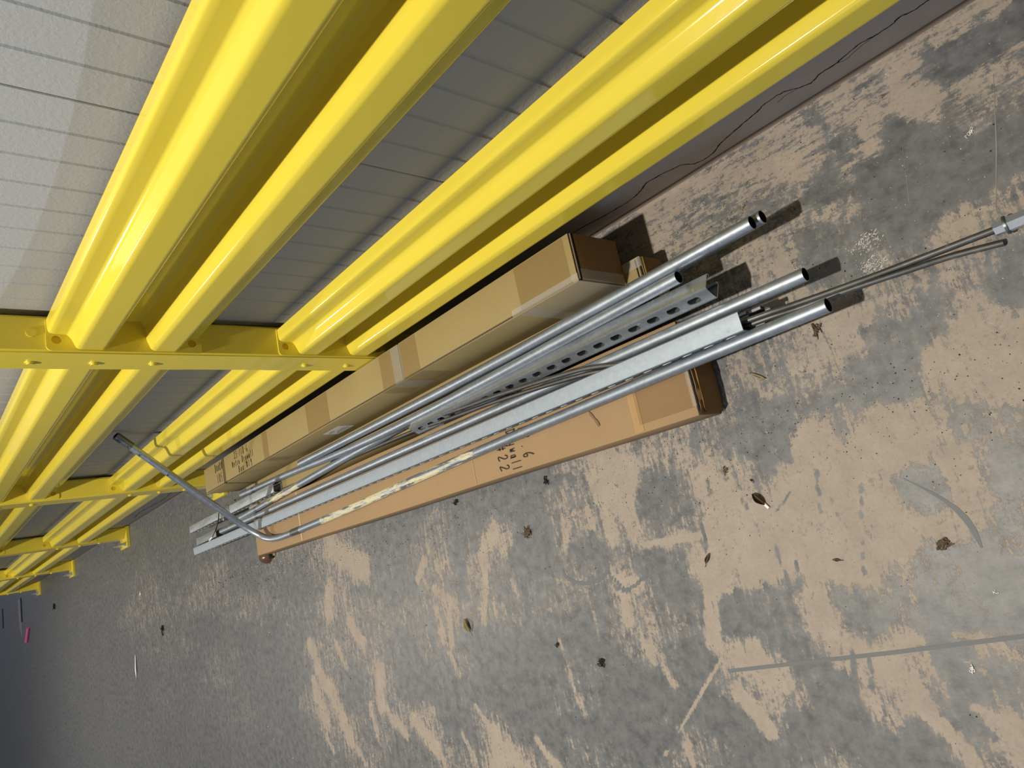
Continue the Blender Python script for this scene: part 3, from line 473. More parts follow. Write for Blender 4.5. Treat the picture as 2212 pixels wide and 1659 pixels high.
# ------------------------------------------------------------------ guard rails
half = [(0.0135, 0.199), (0.040, 0.198), (0.052, 0.195), (0.0555, 0.184), (0.0575, 0.152), (0.0665, 0.1445), (0.0945, 0.1325), (0.0985, 0.123), (0.0985, 0.067), (0.093, 0.056), (0.0675, 0.047), (0.024, 0.044), (0.0075, 0.034)]
rp = half + [(y, -d) for y, d in reversed(half)]
def chaikin(p, k=2, q=0.22):
    for _ in range(k):
        out = [p[0]]
        for a, b in zip(p, p[1:]):
            out += [(a[0] * (1 - q) + b[0] * q, a[1] * (1 - q) + b[1] * q), (a[0] * q + b[0] * (1 - q), a[1] * q + b[1] * (1 - q))]
        out.append(p[-1]); p = out
    return p
def rounded(p, rad=0.0045, k=4):
    out = [p[0]]
    for a, b, c in zip(p, p[1:], p[2:]):
        la = math.dist(a, b); lc = math.dist(b, c); d1 = min(rad, la * 0.42) / la; d2 = min(rad, lc * 0.42) / lc
        s0 = (b[0] + (a[0] - b[0]) * d1, b[1] + (a[1] - b[1]) * d1); s1 = (b[0] + (c[0] - b[0]) * d2, b[1] + (c[1] - b[1]) * d2)
        for i in range(k + 1):
            t = i / k; out.append(tuple((1 - t) ** 2 * s0[j] + 2 * t * (1 - t) * b[j] + t * t * s1[j] for j in (0, 1)))
    out.append(p[-1]); return out
rp = [(y - 0.002 if y > 0.05 else y, z) for y, z in rp]
rp = rounded(rp)
def thick(p, t):
    out = []
    for i, (y, z) in enumerate(p):
        a, b = p[max(0, i - 1)], p[min(len(p) - 1, i + 1)]; dy, dz = b[0] - a[0], b[1] - a[1]; L = math.hypot(dy, dz)
        out.append((y + dz / L * t, z - dy / L * t))
    return out
rin = thick(rp, 0.0030)
def make_beam(L, parent):
    loop = rp + list(reversed(rin)); n = len(loop)
    vs = [(0, y, z) for y, z in loop] + [(L, y, z) for y, z in loop]
    fs = [(i, (i + 1) % n, n + (i + 1) % n, n + i) for i in range(n)]
    m = len(rp)
    for i in range(m - 1):
        fs.append((i, n - 1 - i, n - 2 - i, i + 1)); fs.append((n + i, n + i + 1, 2 * n - 2 - i, 2 * n - 1 - i))
    bm = bmesh.new(); bv = [bm.verts.new(v) for v in vs]
    for f in fs: bm.faces.new([bv[i] for i in f])
    o = from_bm('rail_beam', bm, MYr, parent, 50); wn = o.modifiers.new('wn', 'WEIGHTED_NORMAL'); wn.keep_sharp = True; wn.weight = 90; return o
def make_plate(parent, x, sgn, name='end_plate'):
    """rounded plate with two bolt holes, lying in the YZ plane, thickness 6 mm"""
    y0, y1, z0, z1, r = 0.004, 0.1005, -0.200, 0.202, 0.012
    out = []
    for cy, cz, a0 in ((y1 - r, z1 - r, 0), (y0 + r, z1 - r, 90), (y0 + r, z0 + r, 180), (y1 - r, z0 + r, 270)):
        for k in range(5): a = math.radians(a0 + k * 22.5); out.append((cy + r * math.cos(a), cz + r * math.sin(a)))
    bm = bmesh.new(); es = []
    def loop(pts2):
        vs = [bm.verts.new((x, y, z)) for y, z in pts2]
        return [bm.edges.new((vs[i], vs[(i + 1) % len(vs)])) for i in range(len(vs))]
    es += loop(out)
    holes = [(0.0705, 0.178), (0.0705, -0.172)]
    for hy, hz in holes: es += loop([(hy + 0.0115 * math.cos(a), hz + 0.0115 * math.sin(a)) for a in [2 * math.pi * k / 16 for k in range(16)]])
    bmesh.ops.triangle_fill(bm, use_beauty=True, edges=es)
    r_ = bmesh.ops.extrude_face_region(bm, geom=list(bm.faces)); bmesh.ops.translate(bm, verts=[v for v in r_['geom'] if isinstance(v, bmesh.types.BMVert)], vec=(0.006 * sgn, 0, 0))
    p = from_bm(name, bm, MYr, parent)
    for hy, hz in holes: cyl('bolt', (x + 0.0042 * sgn, hy, hz), (-sgn, 0, 0), 0.0113, 0.0030, M_hole, p, 16)
    return p
def make_rail(L):
    root = empty('guard_rail'); make_beam(L - 0.012, root).location = (0.006, 0, 0)
    make_plate(root, 0.006, -1); make_plate(root, L - 0.006, 1)
    return root
names = ['first', 'second', 'third', 'fourth', 'farthest']
spans = [(-0.16, PX[0])] + [(PX[i] + 0.149, PX[i + 1]) for i in range(4)]
lab_u = ['upper corrugated yellow rail sweeping closest past the camera, ending at the nearest post',
         'upper corrugated yellow rail between the first and second posts from the camera',
         'upper corrugated yellow rail between the second and third posts',
         'upper corrugated yellow rail between the third and fourth posts',
         'upper corrugated yellow rail of the farthest bay, last two posts']
lab_l = ['lower corrugated yellow rail nearest the camera, above the cracked curb and long boxes',
         'lower corrugated yellow rail behind the leaning bent conduit, first to second post',
         'lower corrugated yellow rail between the second and third posts, above bare curb',
         'lower corrugated yellow rail between the third and fourth posts',
         'lower corrugated yellow rail of the farthest bay, last two posts']
protos = {}
for bay, (a, b) in enumerate(spans):
    for lev, z, labs in (('u', ZU, lab_u), ('l', ZL, lab_l)):
        key = round(b - a, 3)
        if key in protos: o = copy_tree(protos[key])
        else: o = make_rail(b - a); protos[key] = o
        o.location = (a, 0, z); tag(o, labs[bay], 'guard rail', 'yellow corrugated guard rails')

# ------------------------------------------------------------------ handwriting
G = {'0': [[(.3, 1), (.08, .75), (.08, .25), (.3, 0), (.52, .25), (.52, .75), (.3, 1)]], '1': [[(.3, 1), (.26, 0)]],
 '2': [[(.08, .78), (.2, .98), (.42, .95), (.46, .72), (.28, .42), (.06, .06), (.22, .04), (.55, .12)]],
 '3': [[(.08, .95), (.45, .97), (.22, .6), (.45, .45), (.42, .12), (.2, .0), (.04, .08)]],
 '5': [[(.52, 1), (.16, .95), (.14, .58), (.4, .55), (.48, .25), (.3, .0), (.06, .05)]],
 '6': [[(.45, 1), (.18, .65), (.08, .25), (.25, .0), (.45, .15), (.4, .38), (.12, .28)]],
 '8': [[(.45, .85), (.25, 1), (.1, .8), (.42, .35), (.3, .0), (.08, .15), (.15, .45), (.42, .68), (.45, .85)]],
 '9': [[(.48, .85), (.28, 1), (.12, .8), (.25, .6), (.46, .72), (.48, .9), (.46, .45), (.42, -.1)]],
 '-': [[(.1, .45), (.45, .48)]], '#': [[(.2, .95), (.14, .05)], [(.42, .95), (.36, .05)], [(.02, .66), (.56, .7)], [(.0, .32), (.54, .36)]], '.': [[(.2, .0), (.24, .05)]],
 'D': [[(.12, 1), (.1, 0)], [(.0, .95), (.35, .98), (.52, .6), (.4, .12), (.06, .02)]], 'O': [[(.3, .8), (.1, .5), (.22, .1), (.45, .25), (.46, .65), (.3, .8)]],
 'R': [[(.12, 1), (.1, 0)], [(.1, .95), (.42, .9), (.4, .6), (.12, .5), (.5, 0)]], 'm': [[(.06, .0), (.1, .62), (.22, .15), (.34, .65), (.5, .0)]],
 'M': [[(.04, .0), (.1, .95), (.26, .3), (.42, .98), (.52, .0)]], 'e': [[(.1, .35), (.42, .42), (.35, .66), (.14, .55), (.12, .15), (.42, .04)]], 't': [[(.25, 1), (.22, .02)], [(.04, .66), (.46, .7)]],
 'r': [[(.14, .65), (.14, .0)], [(.14, .45), (.28, .65), (.48, .6)]], 'o': [[(.28, .62), (.08, .4), (.18, .05), (.42, .15), (.44, .48), (.28, .62)]],
 'y': [[(.08, .62), (.12, .22), (.38, .22)], [(.44, .65), (.38, .0), (.2, -.38), (.02, -.25)]], 'w': [[(.04, .6), (.14, .05), (.28, .45), (.4, .05), (.54, .62)]],
 'a': [[(.42, .58), (.14, .5), (.1, .1), (.34, .1), (.44, .6), (.48, .0)]], 'l': [[(.28, 1.05), (.24, .0)]], 'B': [[(.12, 1), (.1, 0)], [(.06, .98), (.42, .9), (.38, .6), (.14, .52), (.46, .42), (.42, .06), (.08, .02)]],
 'x': [[(.06, .62), (.48, .02)], [(.46, .66), (.04, .0)]], ' ': []}
def write(text, origin, right, up, adv, h, parent, wd=0.0022, nrm=(0, 0, 1)):
    vs, fs = [], []; o, r_, u = V(origin), V(right), V(up)
    for i, ch in enumerate(text):
        for st in G[ch]:
            pl = [o + r_ * ((i + x * 0.95) * adv) + u * (z * h + random.uniform(-.02, .02) * h) for x, z in st]
            if len(pl) > 2: pl = catmull(pl, 3)
            a, f = ribbon(pl, wd, 0.0, nrm); b = len(vs); vs += a; fs += [tuple(b + k for k in q) for q in f]
    return mesh('handwriting', vs, fs, M_ink, parent)

# ------------------------------------------------------------------ cardboard boxes
def card_body(L, W_, H, mat, parent, name='carton_body', sag=0.0):
    bm = bmesh.new(); bm_box(bm, (0, -W_ / 2, 0), (L, W_ / 2, H), 0.004, 2)
    bmesh.ops.subdivide_edges(bm, edges=[e for e in bm.edges if abs(e.verts[0].co.x - e.verts[1].co.x) > L * 0.8], cuts=24)
    for v in bm.verts:
        if v.co.z > H * 0.5: v.co.z += 0.0012 * math.sin(v.co.x * 9.1 + v.co.y * 8) - sag * math.sin(math.pi * max(0, min(1, v.co.x / L)))
        v.co.y += 0.0012 * math.sin(v.co.x * 4.3 + 1.3) * (1 if v.co.y > 0 else -1)
    return from_bm(name, bm, mat, parent, 40)

# upper tan box
bz = 0.100
B1 = empty('cardboard_box', (1.12, 0.1715, bz + 0.001), 0.0012); tag(B1, 'long narrow tan cardboard box lying on top, marked Box #19 and Door #105', 'box')
L1, W1, H1 = 2.91, 0.133, 0.181
card_body(L1, W1, H1, M_cardB, B1)
def top_sheet(nm, x0, x1, y0, y1, z, mat, parent, t=0.0035): return box(nm, (x0, y0, z), (x1, y1, z + t), mat, parent, 0.0012)
top_sheet('top_flap', -0.001, 0.845, -W1 / 2 + 0.001, W1 / 2 - 0.0062, H1 + 0.0005, M_cardB, B1)
top_sheet('top_flap', 0.851, L1 - 0.001, -W1 / 2 + 0.001, W1 / 2 - 0.0066, H1 + 0.0005, M_cardB, B1)
box('corrugated_edge', (0.02, W1 / 2 - 0.0070, H1 + 0.0002), (L1 - 0.02, W1 / 2 - 0.0024, H1 + 0.0026), M_edge, B1)
box('crease', (0.8445, -W1 / 2 + 0.003, H1 + 0.0002), (0.8515, W1 / 2 - 0.004, H1 + 0.0012), M_gap, B1)
for x0, x1, m in ((0.02, 0.22, M_tape), (0.74, 0.98, M_tape), (1.40, 1.60, M_tape), (2.02, 2.08, M_tape), (0.84, 0.90, M_clear)):
    box('tape_strip', (x0, -W1 / 2 + 0.004, H1 + 0.0042), (x1, W1 / 2 - 0.001, H1 + 0.0046), m, B1)
    box('tape_strip', (x0, W1 / 2 + 0.0004, H1 * 0.35), (x1 + 0.02, W1 / 2 + 0.0008, H1 - 0.001), m, B1)
# end closure: outer flap, dark gap behind it, staples, crease line
bm = bmesh.new(); bm_box(bm, (-0.0085, -W1 / 2 + 0.002, 0.003), (-0.004, W1 / 2 - 0.003, H1 - 0.010), 0.0015); from_bm('end_flap', bm, M_cardD, B1, 40)
box('crease', (-0.0045, -W1 / 2 + 0.001, H1 - 0.0115), (0.0035, W1 / 2 - 0.002, H1 - 0.0015), M_gap, B1)
box('corrugated_edge', (-0.0075, -W1 / 2 + 0.002, H1 - 0.004), (-0.001, W1 / 2 - 0.004, H1 - 0.001), M_edge, B1)
for y in (-0.045, -0.045): pass
for zz, yy in ((H1 - 0.030, -0.048), (H1 - 0.070, -0.047), (H1 - 0.112, -0.046)):
    box('staple', (-0.0095, yy, zz - 0.006), (-0.0086, yy + 0.0012, zz + 0.006), M_staple, B1)
box('tape_strip', (-0.0098, W1 / 2 - 0.030, 0.004), (-0.0090, W1 / 2 + 0.001, H1 - 0.006), M_clear, B1)
box('tape_strip', (-0.004, W1 / 2 + 0.001, 0.006), (0.24, W1 / 2 + 0.0015, H1 - 0.002), M_clear, B1)
box('tape_strip', (-0.004, W1 / 2 - 0.020, H1 + 0.0048), (0.26, W1 / 2 - 0.001, H1 + 0.0052), M_clear, B1)
box('label_sticker', (1.455, W1 / 2 + 0.0016, 0.052), (1.600, W1 / 2 + 0.0022, 0.122), M_paper, B1)
write('18051', (1.590, W1 / 2 + 0.0026, 0.095), (-1, 0, 0), (0, 0, 1), 0.012, 0.010, B1, 0.002, (0, 1, 0))
for k in range(3): box('label_line', (1.470, W1 / 2 + 0.0022, 0.064 + k * 0.010), (1.585 - 0.02 * k, W1 / 2 + 0.0025, 0.068 + k * 0.010), M_scuffd, B1)
zt = H1 + 0.0049
write('DOOR#', (2.735, -0.012, zt), (-1, 0, 0), (0, -1, 0), 0.024, 0.044, B1, 0.0038)
write('105', (2.715, 0.046, zt), (-1, 0, 0), (0, -1, 0), 0.028, 0.046, B1, 0.0038)
write('23-118-6', (2.445, -0.024, zt), (-1, 0, 0), (0, -1, 0), 0.0235, 0.036, B1, 0.0036)
write('Metro Drywall', (2.485, 0.014, zt), (-1, 0, 0), (0, -1, 0), 0.0225, 0.032, B1, 0.0036)
write('Box #19', (2.405, 0.054, zt), (-1, 0, 0), (0, -1, 0), 0.0265, 0.034, B1, 0.0036)

# lower tan box, under it
B2 = empty('cardboard_box', (1.055, 0.255, 0.0), 0.0139); tag(B2, 'long flat tan cardboard box on the floor, underneath the box marked #19', 'box')
L2, W2, H2 = 2.88, 0.156, 0.099
card_body(L2, W2, H2, M_cardB, B2)
box('end_flap', (-0.009, -W2 / 2 + 0.003, 0.003), (-0.004, W2 / 2 - 0.003, H2 - 0.008), M_cardD, B2, 0.0015)
box('end_flap', (-0.004, -W2 / 2 + 0.002, 0.003), (-0.0015, W2 / 2 - 0.002, H2 - 0.004), M_cardB, B2, 0.0008)
box('crease', (-0.001, -W2 / 2 + 0.004, H2 + 0.0006), (0.004, W2 / 2 - 0.004, H2 + 0.0014), M_edge, B2)
box('crease', (0.010, -W2 / 2 + 0.006, H2 + 0.0006), (0.0135, W2 / 2 - 0.02, H2 + 0.0014), M_gap, B2)
box('label_sticker', (-0.0097, 0.010, 0.012), (-0.0091, 0.060, 0.062), M_paper, B2)
box('staple', (-0.0098, -0.045, 0.064), (-0.0091, -0.043, 0.078), M_staple, B2)
box('tape_strip', (-0.005, -W2 / 2 + 0.002, H2 + 0.0015), (0.07, -W2 / 2 + 0.03, H2 + 0.0019), M_clear, B2)
box('tape_strip', (L2 - 0.10, -W2 / 2 + 0.004, H2 + 0.0015), (L2 + 0.004, W2 / 2 - 0.004, H2 + 0.0022), M_clear, B2)

# brown box in front
A = empty('cardboard_box', (0.998, 0.5095, 0.0), -0.0038); tag(A, 'long flat brown cardboard box on the floor, marked #22, under the bent conduit', 'box')
LA, WA, HA = 2.90, 0.248, 0.099
card_body(LA, WA, HA, M_cardA, A)
box('tape_strip', (0.008, -WA / 2 + 0.01, HA + 0.0016), (0.185, WA / 2 - 0.022, HA + 0.0021), M_tape, A)
box('tape_strip', (0.175, -WA / 2 + 0.01, HA + 0.0014), (0.205, WA / 2 - 0.004, HA + 0.0017), tape_mat('pale_tape_edge', (212, 176, 124), 0.5), A)
box('crease', (0.92, -WA / 2 + 0.01, HA + 0.0012), (0.922, WA / 2 - 0.004, HA + 0.0016), M_cline, A)
box('crease', (2.32, -WA / 2 + 0.01, HA + 0.0012), (2.335, WA / 2 - 0.006, HA + 0.0016), M_cline, A)
# crushed flaps at the near end
def crumple(nm, x0, x1, y0, y1, z0, z1, amp, mat, parent, n=14):
    bm = bmesh.new(); vs = []
    for s in (0, 1):
        for i in range(n + 1):
            t = i / n; y = y0 + (y1 - y0) * t; j = random.uniform(-amp, amp)
            vs.append([bm.verts.new((x0 + (x1 - x0) * s + j + 0.5 * amp * math.sin(t * 7), y, z0)), bm.verts.new((x0 + (x1 - x0) * s + j * 1.3, y, z1 + random.uniform(-amp, amp) * 0.6))])
    for i in range(n):
        a, b = vs[i], vs[i + 1]; c, d = vs[n + 1 + i], vs[n + 2 + i]
        bm.faces.new((a[0], b[0], b[1], a[1])); bm.faces.new((c[1], d[1], d[0], c[0])); bm.faces.new((a[1], b[1], d[1], c[1])); bm.faces.new((c[0], d[0], b[0], a[0]))
    for i in (0, n): a, c = vs[i], vs[n + 1 + i]; bm.faces.new((a[0], a[1], c[1], c[0]))
    return from_bm(nm, bm, mat, parent, 60)
crumple('end_flap', -0.0075, -0.0045, -WA / 2 + 0.004, WA / 2 - 0.006, 0.004, HA - 0.004, 0.0015, M_cardD, A)
crumple('end_flap', -0.013, -0.010, -WA / 2 + 0.006, WA / 2 - 0.004, 0.003, HA - 0.014, 0.0016, M_cardD, A)
box('crease', (-0.005, -WA / 2 + 0.01, HA - 0.010), (0.0025, WA / 2 - 0.012, HA - 0.0015), M_gap, A)
box('tape_strip', (-0.003, -0.02, HA - 0.004), (0.010, WA / 2 - 0.024, HA + 0.0028), M_clear, A)
# far end: flaps hanging open
mtx = Matrix.Translation((LA - 0.002, 0, 0.092)) @ Matrix.Rotation(math.radians(28), 4, 'Y')
box('end_flap', (0.0, -WA / 2 + 0.01, -0.003), (0.11, WA / 2 - 0.01, 0.0), M_cardD, A, 0.001, mtx)
box('end_flap', (LA, -WA / 2 + 0.02, 0.002), (LA + 0.20, WA / 2 + 0.012, 0.006), M_cardA, A, 0.001)
write('23-118.6', (0.660, -0.132, HA + 0.0030), (0, 1, 0), (-1, 0, 0), 0.0290, 0.048, A, 0.0036)
write('Metro Drywall', (0.722, -0.136, HA + 0.0030), (0, 1, 0), (-1, 0, 0), 0.0200, 0.042, A, 0.0034)
write('Box #22', (0.784, -0.108, HA + 0.0030), (0, 1, 0), (-1, 0, 0), 0.0325, 0.046, A, 0.0036)
strip('stain', [(0.352, 0.018, HA), (0.346, 0.03, HA), (0.338, 0.042, HA), (0.330, 0.056, HA), (0.326, 0.068, HA)], [0.002, 0.009, 0.006, 0.010, 0.008], plain('damp_stain', (120, 96, 74), 0.6), A, 0.0022)
bump_cap = empty('plastic_cap', (4.015, 0.628, 0)); tag(bump_cap, 'domed brown plastic cap on the floor at the far open end of the brown box', 'cap')
bm = bmesh.new(); bmesh.ops.create_uvsphere(bm, u_segments=24, v_segments=12, radius=1.0)
bmesh.ops.delete(bm, geom=[v for v in bm.verts if v.co.z < -0.05], context='VERTS')
for v in bm.verts: v.co = V((v.co.x * 0.075, v.co.y * 0.040, max(0.0, v.co.z) * 0.038 + 0.001))
from_bm('dome', bm, M_brown, bump_cap, 40)
bm = bmesh.new(); bm_box(bm, (-0.088, -0.006, 0.002), (-0.066, 0.020, 0.026), 0.004); bm_box(bm, (-0.100, 0.010, 0.001), (-0.090, 0.018, 0.018), 0.002); from_bm('clip', bm, M_dark, bump_cap, 40)

# ------------------------------------------------------------------ conduits
RO, RI = 0.0163, 0.0147
def conduit(path, label, mat=None, parts=True, name='steel_conduit', painted=None, step=0.12, ro=RO, ri=RI):
    p = resample(catmull(path, 12) if len(path) > 2 else path, step)
    vs, fs = tube_geo(p, ro, 28, ri)
    # origin on the first point, x along the pipe, so textures run along it
    m = local_x(p[0], p[-1]); mi = m.inverted(); o = mesh(name, [mi @ V(v) for v in vs], fs, mat or M_emt, None, 60); o.matrix_world = m
    o.data.materials.append(M_emti)
    nO = len(p) * 28
    pm = [0] * len(o.data.polygons); q = (len(p) - 1) * 28
    for k in range(q, 2 * q): pm[k] = 1
    o.data.polygons.foreach_set('material_index', pm)
    if painted:
        a = o.data.attributes.new('paint', 'FLOAT', 'POINT'); vals = []
        for v in vs:
            s = 0.0
            for x0, x1, amt in painted:
                if x0 < v.x < x1: s = max(s, amt * min(1, (v.x - x0) / 0.08, (x1 - v.x) / 0.08))
            vals.append(s)
        a.data.foreach_set('value', vals)
    return tag(o, label, 'conduit', 'galvanized steel conduits on the boxes')
conduit([(0.696, 0.270, 0.162), (1.8, 0.2865, 0.158), (3.12, 0.2825, 0.152)], 'long conduit nearest the tan box, uppermost of the pair reaching out side by side')
conduit([(0.683, 0.2575, 0.1325), (1.5, 0.294, 0.124), (2.2, 0.324, 0.1168), (2.9, 0.348, 0.1166), (3.75, 0.383, 0.1166), (4.10, 0.396, 0.1166)], 'conduit lying directly beneath the uppermost one, its far stretch flecked with cream paint', M_emtp, painted=[(3.1, 3.75, 0.62)])
conduit([(0.914, 0.306, 0.1600), (1.9, 0.328, 0.1560), (2.6, 0.3230, 0.1400), (3.35, 0.289, 0.1168), (3.97, 0.274, 0.1166)], 'shortest-reaching conduit with a dull mottled skin, beside the slotted channel')
conduit([(0.637, 0.4165, 0.1166), (2.0, 0.4165, 0.1166), (4.35, 0.4215, 0.1166)], 'conduit alongside the broad bright channel, on its wall side')
TIPZ = 0.818
c9 = [(0.611, 0.4985, 0.1166), (1.28, 0.511, 0.1166), (1.946, 0.527, 0.1166), (2.772, 0.556, 0.1166), (3.30, 0.5695, 0.1166)]
bend = empty('bent_conduit', (0.611, 0.4985, 0.10)); tag(bend, 'bent conduit nearest the aisle, elbow turned up so its tip leans on the wall', 'conduit', 'galvanized steel conduits on the boxes')
def sub_tube(name, path, ro, ri, mat, parent, painted=None, step=0.1, cat=True):
    p = resample(catmull(path, 12) if cat and len(path) > 2 else path, step); vs, fs = tube_geo(p, ro, 28, ri)
    o = mesh(name, [V(v) - V(parent.location) for v in vs], fs, mat, parent, 60)
    if ri: 
        o.data.materials.append(M_emti); pm = [0] * len(o.data.polygons); q = (len(p) - 1) * 28
        for k in range(q, 2 * q): pm[k] = 1
        o.data.polygons.foreach_set('material_index', pm)
    if painted:
        a = o.data.attributes.new('paint', 'FLOAT', 'POINT')
        a.data.foreach_set('value', [max([amt * max(0, min(1, (v.x - x0) / 0.1, (x1 - v.x) / 0.1)) for x0, x1, amt in painted] + [0]) for v in vs])
    return o
sub_tube('straight_run', c9, RO, RI, M_emtp, bend, [(1.25, 1.75, 0.50), (1.75, 3.15, 0.62)], 0.05)
elb = [(3.30, 0.5695, 0.1166), (3.45, 0.572, 0.1166), (3.56, 0.571, 0.1165), (3.655, 0.560, 0.124), (3.715, 0.530, 0.150), (3.742, 0.478, 0.205), (3.735, 0.44, 0.2515)]
tip = V((3.53, 0.0075, TIPZ)); e0 = V(elb[-1])
path = catmull(elb, 10) + [e0.lerp(tip, k / 12) for k in range(1, 13)]
sub_tube('elbow', path, RO, RI, M_emt, bend, None, 0.015, False)
sub_tube('coupling', [(3.29, 0.5694, 0.1166), (3.385, 0.5705, 0.1166)], RO + 0.0012, RO - 0.001, M_zincdark, bend, None, 0.1)
dirn = (tip - e0).normalized()
sub_tube('coupling', [tip - dirn * 0.002, tip - dirn * 0.085], RO + 0.0025, RO - 0.001, M_zincdark, bend, None, 0.1, False)
for s, side in ((0.02, 1), (0.068, 1), (0.30, 1), (0.135, 1)):
    c = tip - dirn * s + V((0.6, 0.5, -0.1)).cross(dirn).normalized() * -0.018
    cyl('set_screw', c - V(bend.location), V((0.6, 0.5, -0.1)).cross(dirn) * -1, 0.0045, 0.009, M_zincdark, bend, 10)

# ------------------------------------------------------------------ strut channels
SW, SD, ST = 0.0475, 0.0475, 0.0028
def strut(p0, p1, roll, label, mat, slots=True, start=0.03, flip=1, name='strut_channel', cat='channel', grp='galvanized strut channels on the boxes'):
    """slotted back faces the aisle, tilted up by roll degrees; open side faces the wall"""
    p0, p1 = V(p0), V(p1); L = (p1 - p0).length
    a = math.radians(roll); nrm = V((0, math.cos(a), math.sin(a))) * flip
    m = local_x(p0, p1, nrm)          # local z = back normal, local y = across the back
    # x, then across (y) and outward (z). back outer face at z=+SD/2
    bm = bmesh.new(); zo, zi = SD / 2, SD / 2 - ST; h = SW / 2
    pitch, sl, sw = 0.0640, 0.0370, 0.0185
    fl = 0.0160                     # flat half-width used by slot cells
    N = 20
    def cell(x0, x1, holed):
        if not holed:
            for z, rev in ((zo, False), (zi, True)):
                q = [bm.verts.new((x, y, z)) for x, y in ((x0, -fl), (x1, -fl), (x1, fl), (x0, fl))]
                bm.faces.new(q if not rev else q[::-1])
            return
        cx = (x0 + x1) / 2; inner = []
        for k in range(N):
            t = 2 * math.pi * (k + 0.5) / N; r = sw / 2; sx = (sl / 2 - r) * (1 if math.cos(t) > 0 else -1)
            inner.append((cx + sx + r * math.cos(t), r * math.sin(t)))
        hx = (x1 - x0) / 2; outer = []
        for k in range(N):
            t = 2 * math.pi * (k + 0.5) / N; c, s = math.cos(t), math.sin(t)
            f = min(hx / abs(c), fl / abs(s)); outer.append([cx + c * f, s * f])
        for k in range(N):            # snap the nearest to the corners
            pass
        for sx in (-1, 1):
            for sy in (-1, 1):
                j = min(range(N), key=lambda k: (outer[k][0] - (cx + sx * hx)) ** 2 + (outer[k][1] - sy * fl) ** 2); outer[j] = [cx + sx * hx, sy * fl]
        rings = []
        for z in (zo, zi):
            O = [bm.verts.new((x, y, z)) for x, y in outer]; I = [bm.verts.new((x, y, z)) for x, y in inner]; rings.append(I)
            for k in range(N):
                f = (O[k], O[(k + 1) % N], I[(k + 1) % N], I[k]); bm.faces.new(f if z == zo else f[::-1])
        for k in range(N): bm.faces.new((rings[0][k], rings[0][(k + 1) % N], rings[1][(k + 1) % N], rings[1][k]))
    if slots:
        x = 0.0; cell(0, start, False); x = start
        while x + pitch < L: cell(x, x + pitch, True); x += pitch
        cell(x, L, False)
    else: cell(0, L, False)
    # rest of the section: rounded corner, side, lip
    outl = [(fl, zo), (h - 0.003, zo), (h - 0.0009, zo - 0.0009), (h, zo - 0.003), (h, -SD / 2 + 0.003), (h - 0.003, -SD / 2), (h - 0.0095, -SD / 2), (h - 0.0095, -SD / 2 + 0.007)]
    inl = [(fl, zi), (h - 0.0038, zi), (h - ST, zi - 0.0012), (h - ST, zi - 0.002), (h - ST, -SD / 2 + 0.004), (h - 0.0036, -SD / 2 + ST), (h - 0.0070, -SD / 2 + ST), (h - 0.0070, -SD / 2 + 0.007)]
    xs = [L * i / 12 for i in range(13)]
    for s in (1, -1):
        loop = outl + inl[::-1]; n = len(loop)
        R_ = [[bm.verts.new((x, y * s, z)) for y, z in loop] for x in xs]
        for i in range(12):
            for k in range(n):
                k2 = (k + 1) % n
                if k == n - 1: continue
                bm.faces.new((R_[i][k], R_[i + 1][k], R_[i + 1][k2], R_[i][k2]))
        for i in (0, 12):
            for k in range(len(outl) - 1): bm.faces.new((R_[i][k], R_[i][k + 1], R_[i][n - 2 - k], R_[i][n - 1 - k]))
    bmesh.ops.remove_doubles(bm, verts=bm.verts, dist=0.00005)
    o = from_bm(name, bm, mat, None, 30); o.matrix_world = m
    return tag(o, label, cat, grp)
strut((0.848, 0.3545, 0.1355), (2.165, 0.3545, 0.1355), 30, 'short grey strut channel whose oval slots face the aisle, beside the mottled conduit', M_strut, start=0.018)
strut((0.797, 0.4625, 0.1250), (4.79, 0.4775, 0.1250), -4, 'longest and brightest strut channel, plain broad side up, along the top of the brown box', M_strut2, start=0.02)
strut((0.765, 0.459, 0.0785), (0.993, 0.459, 0.0785), 90, 'stub of dark channel sticking out under the near end of the brightest channel', M_strutd, start=0.01, flip=-1)
strut((3.47, 0.3275, 0.1245), (4.83, 0.336, 0.1245), 0, 'dull grey channel overhanging the far end of the tan boxes', M_strut, start=0.03)
strut((4.36, 0.4225, 0.1245), (4.72, 0.4280, 0.1245), 0, 'grey channel tucked against the wall side of the brightest channel at its far end', M_strutd, start=0.03)
cl = empty('strut_clamp', (4.17, 0.331, 0.145)); tag(cl, 'small dark steel clamp bolted around the dull channel near its far end', 'clamp')
box('clamp_body', (-0.07, -0.026, -0.0005), (0.07, 0.027, 0.006), M_strutd, cl, 0.002)
box('tab', (0.035, 0.024, -0.04), (0.060, 0.044, 0.003), M_strutd, cl, 0.002)
box('tab', (-0.045, 0.024, -0.03), (0.02, 0.030, 0.003), M_strutd, cl, 0.002)
# slotted strap beside it
bm = bmesh.new()
for lo, hi in (((0, 0, 0), (0.27, 0.006, 0.003)), ((0, 0.020, 0), (0.27, 0.026, 0.003)), ((0, 0, 0), (0.012, 0.026, 0.003)), ((0.25, 0, 0), (0.27, 0.026, 0.003))): bm_box(bm, lo, hi, 0.0)
sp = empty('slotted_strap', (3.86, 0.276, 0.1005)); tag(sp, 'thin slotted metal strap lying at the far end of the lower tan box', 'strap')
o = from_bm('strap', bm, M_zincdark, sp); cyl('bolt', (0.03, 0.013, 0.006), (0, 0, 1), 0.008, 0.009, M_zinc, sp, 8)

